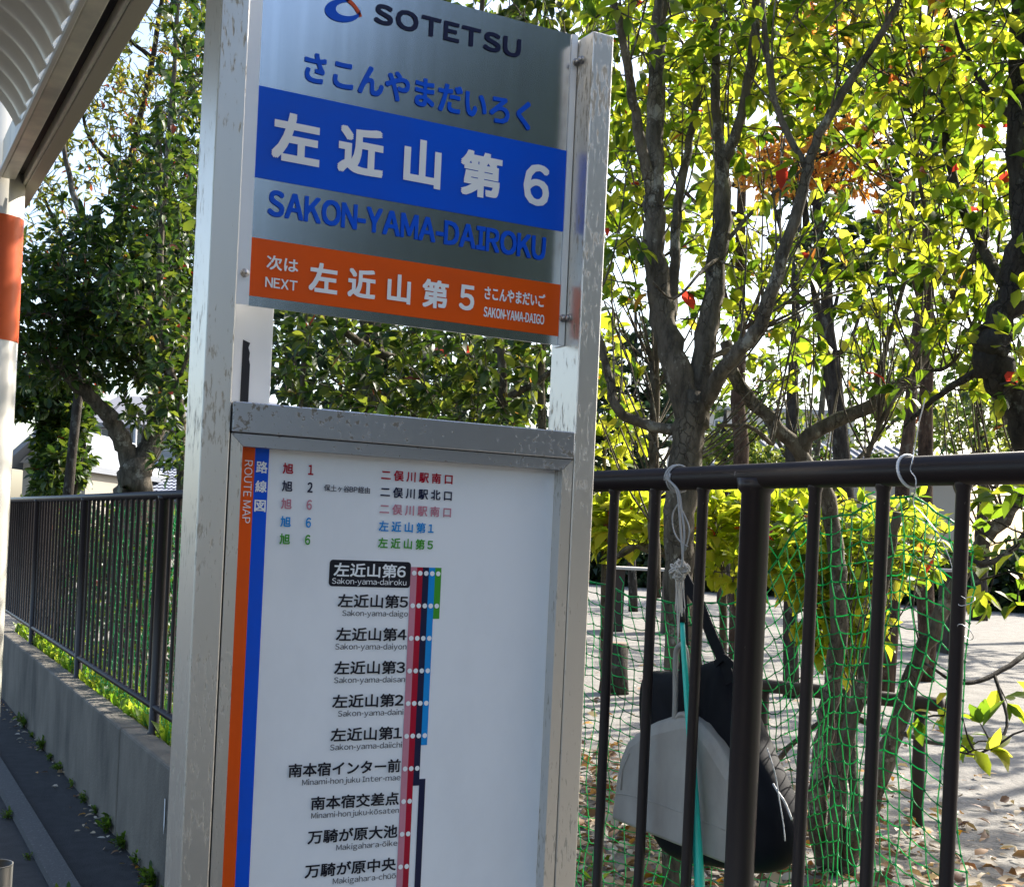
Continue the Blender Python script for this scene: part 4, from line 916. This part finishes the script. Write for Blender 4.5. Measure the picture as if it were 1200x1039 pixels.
mb.tube(smooth_path([onx(a, b, GX-.022) for a, b in [(906, 918), (912, 928), (920, 940), (928, 960)]], 5), .0020, 5); mb.build('trim', seam_m, bag_root, True)

# cable tie and wire
cw = mat('white cable tie plastic', (.62, .63, .66), .4); wire_m = mat('thin pale wire', (.55, .56, .58), .35, .6)
wy = onx(1066, 560, FX)[1]
ct = MB().tube([(FX+.0225*math.cos(R(a)), wy+.006*math.sin(R(a)), FZT+.0225*math.sin(R(a))) for a in range(0, 375, 15)], .0022, 6)
tag(ct.build('cable_tie', cw, None, True), 'white cable tie looped round the top rail above the net corner', 'cable tie')
mb = MB()
mb.tube(smooth_path([*hx(FX-.012, (1084, 466), (1081, 480), (1077, 495), (1074, 512), (1071, 528)), *hx(FX-.0225, (1069, 541), (1067, 551), (1073, 560), (1073, 572)), *hx(FX-.004, (1070, 590), (1079, 600), (1100, 625))], 5), .0009, 5)
mb.tube(smooth_path(hx(FX-.004, (1100, 625), (1112, 652), (1120, 680), (1124, 695), (1132, 702)), 5), .0006, 5)
by_ = onx(1132, 725, FX)[1]
for zz, tl in ((onx(1130, 704, FX)[2], .006), (onx(1130, 740, FX)[2], -.010)):
    mb.tube([(FX+.0100*math.cos(R(a)), by_+.0100*math.sin(R(a)), zz+tl*math.cos(R(a))) for a in range(0, 375, 24)], .0006, 5)
tag(mb.build('wire', wire_m, None, True), 'thin pale wire running from the branches over the rail and round the rightmost bar', 'wire')

# ------------------------------------------------------------------ ground cover
lit_leaf = leaf_mat('fallen leaf', [(.09, .04, .02), (.22, .12, .05), (.36, .27, .16), (.48, .43, .35)], [(.3, .12, .03), (.5, .25, .05), (.5, .4, .15)], ((.42, .19, .015), (.6, .3, .02)), .93, .12, .55)
lroot = empty('leaf_litter', (2.2, 2.6, .5), None, None); lroot['kind'] = 'stuff'
def litter(n, x0, x1, y0, y1, L0, L1, fade):
    for _ in range(n):
        f = rng.random()**fade; x = x0+(x1-x0)*f; y = rng.uniform(y0, y1)
        a = rng.uniform(0, 6.28); lv.add(np.array([x, y, .503+rng.random()*.018]), np.array([math.cos(a), math.sin(a), rng.uniform(-.1, .35)]), np.array([0, 0, 1.])+rvec()*.35, rng.uniform(L0, L1))
lv = Leaves(); litter(2600, 1.31, 2.1, 1.0, 5.2, .025, .065, 1.25); litter(450, 1.31, 6, 1.0, 9, .03, .08, 1.0); litter(500, 1.31, 1.9, 5, 10, .03, .07, 1.0)
for _ in range(4200):
    a = rng.uniform(0, 6.28); x = 2.35+rng.normal()*.75; y = 3.7+rng.normal()*.95
    if x > 1.32: lv.add(np.array([x, y, .503+rng.random()*.03]), np.array([math.cos(a), math.sin(a), rng.uniform(-.1, .5)]), np.array([0, 0, 1.])+rvec()*.5, rng.uniform(.025, .07))
litter(420, 1.31, 3.2, 1.0, 4.2, .04, .085, 1.0)
for _ in range(170):
    a = rng.uniform(0, 6.28); lv.add(np.array([1.168-abs(rng.normal())*.05, rng.uniform(3.8, 12), .034+rng.random()*.006]), np.array([math.cos(a), math.sin(a), .1]), np.array([0, 0, 1.])+rvec()*.3, rng.uniform(.02, .05))
lo_ = lv.build('leaf_litter', lit_leaf, lroot, .55)
lo_.parent = None; lo_.location = lroot.location; bpy.data.objects.remove(lroot); lo_.name = 'leaf_litter'; lo_['kind'] = 'stuff'
grass_m = leaf_mat('clover and grass', [(.03, .09, .010), (.06, .13, .014), (.11, .16, .02)], [(.2, .40, .02), (.40, .58, .03), (.6, .66, .06)], None, 1, .5)
groot = empty('grass', (1.45, 6, .5), None, None)
lv = Leaves()
for _ in range(5200):
    y = 3.2+rng.random()**1.2*8; x = 1.30+abs(rng.normal())*.16
    a = rng.uniform(0, 6.28); p = np.array([x, y, .50])
    if rng.random() < .5: lv.add(p, np.array([math.cos(a)*.5, math.sin(a)*.5, 1.]), rvec(), rng.uniform(.04, .12))
    else: lv.add(p+[0, 0, rng.uniform(.02, .08)], np.array([math.cos(a), math.sin(a), .2]), np.array([0, 0, 1.])+rvec()*.3, rng.uniform(.025, .05))
for _ in range(900):
    y = rng.uniform(1.0, 3.4); x = 1.30+abs(rng.normal())*.35; a = rng.uniform(0, 6.28)
    lv.add(np.array([x, y, .50]), np.array([math.cos(a)*.7, math.sin(a)*.7, .8]), rvec(), rng.uniform(.03, .08))
go = lv.build('grass', grass_m, groot, .34); go.parent = None; go.location = groot.location; bpy.data.objects.remove(groot); go.name = 'grass'; go['kind'] = 'stuff'

# weeds along the foot of the wall and of the kerb
weed_m = leaf_mat('weed leaf', [(.014, .040, .010), (.026, .058, .012), (.05, .08, .016)], [(.15, .28, .02), (.3, .45, .03)], None, 1, .4)
wl_ = [(1.160, 4.82, .17, 30, 'weed tuft at the wall foot just left of the sign post'), (1.155, 5.12, .14, 26, 'weed clump at the wall foot, second from the sign post'), (1.160, 5.75, .15, 26, 'low spreading weed halfway along the wall foot'), (1.155, 6.10, .13, 22, 'spiky weed halfway along the wall foot'),
       (1.160, 6.75, .09, 16, 'small weed in the crack of the wall foot'), (1.160, 7.6, .11, 20, 'weed by the wall foot beyond the halfway joint'), (1.160, 8.3, .12, 20, 'far weed clump by the wall foot'), (1.160, 9.2, .12, 18, 'farthest weed clump near the cream pillar'),
       (.775, 5.05, .13, 16, 'dark grass tuft growing at the foot of the kerb strip'), (.775, 6.6, .10, 18, 'weed on the road side of the kerb strip beside the pillar'), (.772, 5.8, .07, 12, 'tiny weed on the road side of the kerb strip'), (.775, 7.4, .09, 14, 'weed at the kerb strip behind the pillar')]
wl_ += [(1.162, 5.45, .08, 10, 'low weed between the two nearest clumps at the wall foot'), (1.163, 6.45, .07, 10, 'flat weed right of the small weed in the wall crack'), (1.163, 7.15, .08, 12, 'weed in the wall crack just short of the white paint drip'), (1.163, 7.95, .08, 12, 'little weed between the far clumps at the wall foot'), (1.163, 8.8, .08, 12, 'little weed before the farthest clump at the wall foot')]
for x, y, h, n, lab in wl_:
    h *= rng.uniform(.55, 1.0); n = int(n*1.3)
    wr = empty('weed', (x, y, .028 if x > .9 else .0), lab, 'weed', 'weeds along the wall and kerb'); lv = Leaves(); mb = MB()
    z0 = .028 if x > .9 else .0
    for k in range(n):
        a = rng.uniform(0, 6.28); r_ = rng.uniform(.2, 1); d = np.array([math.cos(a)*r_*.7, math.sin(a)*r_*1.2, rng.uniform(.3, 1)]); p = np.array([x, y, z0])
        e = p+d*h*rng.uniform(.4, .8); e[0] = min(e[0], 1.166) if x > .9 else e[0]; mb.tube([p, (p+e)/2+[0, 0, .008], e], .0013, 3, False)
        for q in range(3):
            dd = d+rvec()*.6; dd[0] = -abs(dd[0]) if x > .9 else dd[0]; lv.add(e+(p-e)*.25*q, dd, np.array([0, 0, 1.])+rvec()*.4, h*rng.uniform(.25, .45))
    mb.build('stem', bark_r, wr); lv.build('foliage', weed_m, wr, .42)

# ------------------------------------------------------------------ park furniture and far buildings
wood_d = mat('dark timber', (.035, .024, .018), .8, bump=((20, 20, 60), .6, .004)); stone = mat('pale stone', (.42, .40, .37), .8)
c = ong(719, 812, .5); st_ = empty('tree_stump', c, 'short dark stump standing behind the net right of the sign post', 'stump')
MB().tube([c, c+[0, 0, .16], c+[.005, 0, .33]], [.10, .085, .08], 18).build('stump_body', bark_d, st_, True)
MB().tube([c+[.005, 0, .33], c+[.005, 0, .334]], [.078, .074], 18).build('cut_top', mat('cut wood', (.20, .14, .09), .8), st_)
a, b = ong(884, 812, .5), ong(1112, 842, .5)
lg = empty('log_rail', (a+b)/2, 'low dark timber rail on short stakes behind the leaning trunks', 'timber rail')
a2, b2_ = a+[0, 0, .045], b+[0, 0, .05]
a2 = at(870, 800, 5.2); b2_ = at(1106, 826, 4.6)
MB().tube([a2, (a2+b2_)/2, b2_], [.026, .028, .026], 12).build('rail', wood_d, lg, True)
for f in (.12, .52, .9):
    p = a2+(b2_-a2)*f; MB().tube([(p[0], p[1], .48), (p[0], p[1], p[2]-.02)], .024, 10).build('stake', wood_d, lg, True)
def bench(x, y, d, w, lab):
    p = at(x, y, d); r_ = np.array([RT[0], RT[1], 0]); r_ = unit(r_); f_ = np.array([-r_[1], r_[0], 0])
    bn_ = empty('park_bench', (p[0], p[1], .5), lab, 'bench')
    MB().obox(p-r_*w/2-f_*.2, r_*w, f_*.4, (0, 0, .03)).build('seat', stone, bn_, bevel=.005)
    for s_ in (-.38, .38):
        q = p+r_*w*s_; MB().obox(np.array([q[0], q[1], .49])-r_*.06-f_*.16, r_*.12, f_*.32, (0, 0, p[2]-.49)).build('leg', wood_d, bn_)
bench(755, 668, 14, .75, 'pale slab bench in the dark shade right of the sign post'); bench(1075, 668, 13, .9, 'pale slab bench far behind the net below the cable tie')
# dark hedge closing the park
hm = leaf_mat('far hedge leaf', [(.006, .018, .008), (.012, .03, .010), (.03, .055, .014)], [(.02, .05, .012), (.06, .12, .02), (.2, .3, .04)], None, 1, .25)
hx0, hx1 = at(560, 660, 30), at(1420, 690, 22)
hr = empty('hedge', (*((hx0+hx1)/2)[:2], .5), 'long dark hedge closing the far side of the park', 'hedge'); lv = Leaves()
for _ in range(9000):
    f = rng.random(); p = hx0+(hx1-hx0)*f; p[2] = .5+rng.random()**.8*(1.15+.25*math.sin(f*40)+.15*math.sin(f*97)); p += FWD*rng.uniform(-.5, .5)*[1, 1, 0]
    lv.add(p, rvec(), rvec()+[0, 0, .8], rng.uniform(.14, .26))
lv.build('foliage', hm, hr, .6, True)
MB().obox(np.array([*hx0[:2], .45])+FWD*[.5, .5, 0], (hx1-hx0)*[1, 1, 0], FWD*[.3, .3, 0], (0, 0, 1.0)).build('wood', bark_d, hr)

er = unit(np.array([RT[0], RT[1], 0])); ef = np.array([-er[1], er[0], 0])
slate = mat('blue grey roof tile', (.12, .14, .19), .6, bump=((9, 9, 9), .3, .01), vary=((2, 2, 2), (.17, .19, .25), .4, .7)); stucco = mat('cream stucco', (.26, .24, .20), .85); pale_w = mat('pale render', (.32, .32, .32), .85)
glassy = mat('window glass', (.04, .055, .07), .12, 0, .6); frm = mat('window frame', (.45, .46, .48), .5); metal_roof = mat('pale metal roof', (.19, .205, .23), .6, .2); grey_roof = mat('grey roof', (.20, .20, .22), .7); dk = mat('dark eave', (.03, .03, .033), .7)
def tiles(mb, o, ax, up_, nx, ny, h):
    """rows of rounded tiles laid up a roof slope"""
    ax = np.array(ax); up_ = np.array(up_); nn = unit(np.cross(ax, up_)); nn = nn if nn[2] > 0 else -nn
    vs = []; 
    for j in range(ny):
        for e in (0, 1):
            for i in range(nx*3+1):
                vs.append(o+ax*i/(nx*3)+up_*(j+e)/ny+nn*(h*(.5+.5*math.cos(2*math.pi*i/3))+h*.9*(1-e)))
    w = nx*3+1; mb.add(vs, [((2*j+0)*w+i, (2*j+0)*w+i+1, (2*j+1)*w+i+1, (2*j+1)*w+i) for j in range(ny) for i in range(nx*3)])
def windows(parent, o, wv, hv, cols, rows_, fw=.62, fh=.5, d=None):
    d = -ef*.05 if d is None else d
    for i in range(cols):
        for j in range(rows_):
            p = o+wv*(i+.5-fw/2)/cols+hv*(j+.5-fh/2)/rows_
            fr = MB().obox(p, wv*fw/cols, hv*fh/rows_, d).build('window', frm, parent)
            m_ = wv*fw/cols; h_ = hv*fh/rows_
            for k in range(2): MB().obox(p+m_*(.06+.47*k)+h_*.06+d, m_*.41, h_*.88, d*.15).build('pane', glassy, fr)
# low tiled house behind the forked trunk
p0, p1 = at(95, 582, 34), at(330, 582, 34); zr0, ze = at(150, 546, 38)[2], at(150, 579, 34)[2]
h1 = empty('house', ((p0+p1)/2*[1, 1, 0]+[0, 0, .5]), 'low house with a blue grey tiled roof behind the forked trunk', 'house')
wv = (p1-p0)*[1, 1, 0]; b0 = np.array([p0[0], p0[1], .4])
MB().obox(b0+ef*.5, wv, ef*8, (0, 0, ze-.45)).build('wall', stucco, h1)
mb = MB(); o_ = np.array([p0[0], p0[1], ze]); tiles(mb, o_-er*.4, wv+er*.8, ef*4.5+np.array([0, 0, zr0-ze]), 46, 9, .03); mb.obox(o_-er*.4+ef*.1-[0, 0, .14], wv+er*.8, ef*8.8, (0, 0, .1))
top_ = o_-er*.4+ef*4.5+[0, 0, zr0-ze]; mb.add([top_, top_+wv+er*.8, top_+wv+er*.8+ef*4.5-[0, 0, zr0-ze], top_+ef*4.5-[0, 0, zr0-ze]], [(0, 1, 2, 3)]); rf = mb.build('roof', slate, h1)
MB().tube([top_+[0, 0, .08], top_+wv+er*.8+[0, 0, .08]], .13, 8).build('ridge', slate, rf)
# gabled house at the far left
p0, p1 = at(20, 585, 30), at(108, 585, 30); g0 = np.array([p0[0], p0[1], .4]); wv = (p1-p0)*[1, 1, 0]; ze = at(90, 545, 30)[2]; zr_ = at(60, 496, 30)[2]
h2 = empty('house', g0+wv/2, 'cream house with a pale gable roof half hidden behind the dark bush', 'house')
MB().obox(g0+wv*.06, wv*.84, ef*6, (0, 0, ze-.4)).build('wall', stucco, h2)
mb = MB(); e0 = g0*[1, 1, 0]+[0, 0, ze]; pk = e0+wv*.45+[0, 0, zr_-ze]
for s0, s1 in ((e0-wv*.1, pk), (pk, e0+wv)):
    mb.add([s0-ef*.6, s1-ef*.6, s1+ef*6.4, s0+ef*6.4, s0-ef*.6-[0, 0, .15], s1-ef*.6-[0, 0, .15], s1+ef*6.4-[0, 0, .15], s0+ef*6.4-[0, 0, .15]], [(0, 1, 2, 3), (7, 6, 5, 4), (0, 4, 5, 1), (1, 5, 6, 2), (2, 6, 7, 3), (3, 7, 4, 0)])
mb.build('roof', metal_roof, h2)
MB().add([e0+ef*.01, e0+wv*.9+ef*.01, pk+ef*.01-[0, 0, .15]], [(0, 1, 2)]).build('gable', pale_w, h2)
MB().obox(e0+wv*.5-[0, 0, .22]-ef*.7, wv*.5, ef*.12, (0, 0, .09)).build('gutter', dk, h2)
windows(h2, g0+wv*.1+[0, 0, .3], wv*.35, np.array([0, 0, ze-.9]), 1, 1)
# pale block further back with a window row
p0, p1 = at(98, 528, 60), at(300, 528, 60); wv = (p1-p0)*[1, 1, 0]; b0 = np.array([p0[0], p0[1], .4]); zt = at(110, 496, 60)[2]; zr_ = at(150, 466, 66)[2]
h3 = empty('house', b0+wv/2, 'two storey grey roofed house with a row of windows seen between the trunk forks', 'house')
MB().obox(b0, wv, ef*9, (0, 0, zt-.4)).build('wall', pale_w, h3)
mb = MB(); e0 = np.array([p0[0], p0[1], zt]); mb.add([e0-ef*.8-er*.6, e0+wv-ef*.8+er*.6, e0+wv+ef*5+[0, 0, zr_-zt], e0+ef*5+[0, 0, zr_-zt], e0+ef*10+wv+er*.6, e0+ef*10-er*.6, e0-ef*.8-er*.6-[0, 0, .2], e0+wv-ef*.8+er*.6-[0, 0, .2]], [(0, 1, 2, 3), (3, 2, 4, 5), (6, 7, 1, 0)]); mb.build('roof', grey_roof, h3)
windows(h3, e0-[0, 0, 1.25], wv, np.array([0, 0, 1.15]), 5, 1, .5, .8)
MB().obox(e0-[0, 0, 1.6]-ef*.7, wv, ef*.7, (0, 0, .12)).build('balcony', pale_w, h3)
pp = at(157, 540, 40); pole = empty('utility_pole', (pp[0], pp[1], .4), 'slim pale pole between the forks of the old trunk', 'pole')
MB().tube([(pp[0], pp[1], .4), (pp[0], pp[1], at(157, 487, 40)[2])], [.07, .055], 10).build('shaft', pale_w, pole, True)
MB().obox(np.array([pp[0], pp[1], at(157, 492, 40)[2]])-er*.25, er*.5, ef*.08, (0, 0, .08)).build('crossarm', pale_w, pole)
# pale metal roof to the right
p0, p1 = at(845, 560, 42), at(1130, 560, 42); wv = (p1-p0)*[1, 1, 0]; ze = at(900, 548, 42)[2]; zr_ = at(900, 517, 46)[2]; b0 = np.array([p0[0], p0[1], .4])
h4 = empty('house', b0+wv/2, 'low building with a pale ribbed metal roof above the rail on the right', 'house')
MB().obox(b0+ef*.3, wv, ef*8, (0, 0, ze-.5)).build('wall', stucco, h4)
e0 = np.array([p0[0], p0[1], ze]); sl_ = ef*5+np.array([0, 0, zr_-ze]); mb = MB(); mb.obox(e0-er*.5, wv+er, sl_, (0, 0, .08)); mb.add([e0+sl_, e0+wv+sl_, e0+wv+ef*10, e0+ef*10], [(0, 1, 2, 3)]); rf = mb.build('roof', metal_roof, h4)
for k in range(27): MB().obox(e0+wv*k/26+[0, 0, .081], er*.09, sl_, (0, 0, .07)).build('seam', grey_roof, rf)
# apartment block
p0, p1 = at(800, 540, 95), at(1000, 540, 95); wv = (p1-p0)*[1, 1, 0]; zt = at(870, 482, 95)[2]; b0 = np.array([p0[0], p0[1], .4])
h5 = empty('apartment_block', b0+wv/2, 'beige apartment block far away above the pale metal roof', 'building')
MB().obox(b0, wv, ef*10, (0, 0, zt-.4)).build('wall', mat('beige wall', (.50, .46, .40), .85), h5)
windows(h5, b0, wv, np.array([0, 0, zt-.4]), 7, 4, .55, .5, -ef*.08)
for j in range(4): MB().obox(b0+[0, 0, (zt-.4)*j/4+.1]-ef*.9, wv, ef*.85, (0, 0, .14)).build('balcony', pale_w, h5)
MB().obox(b0+[0, 0, zt-.4]-er*.4-ef*.4, wv+er*.8, ef*11, (0, 0, .35)).build('roof', pale_w, h5)
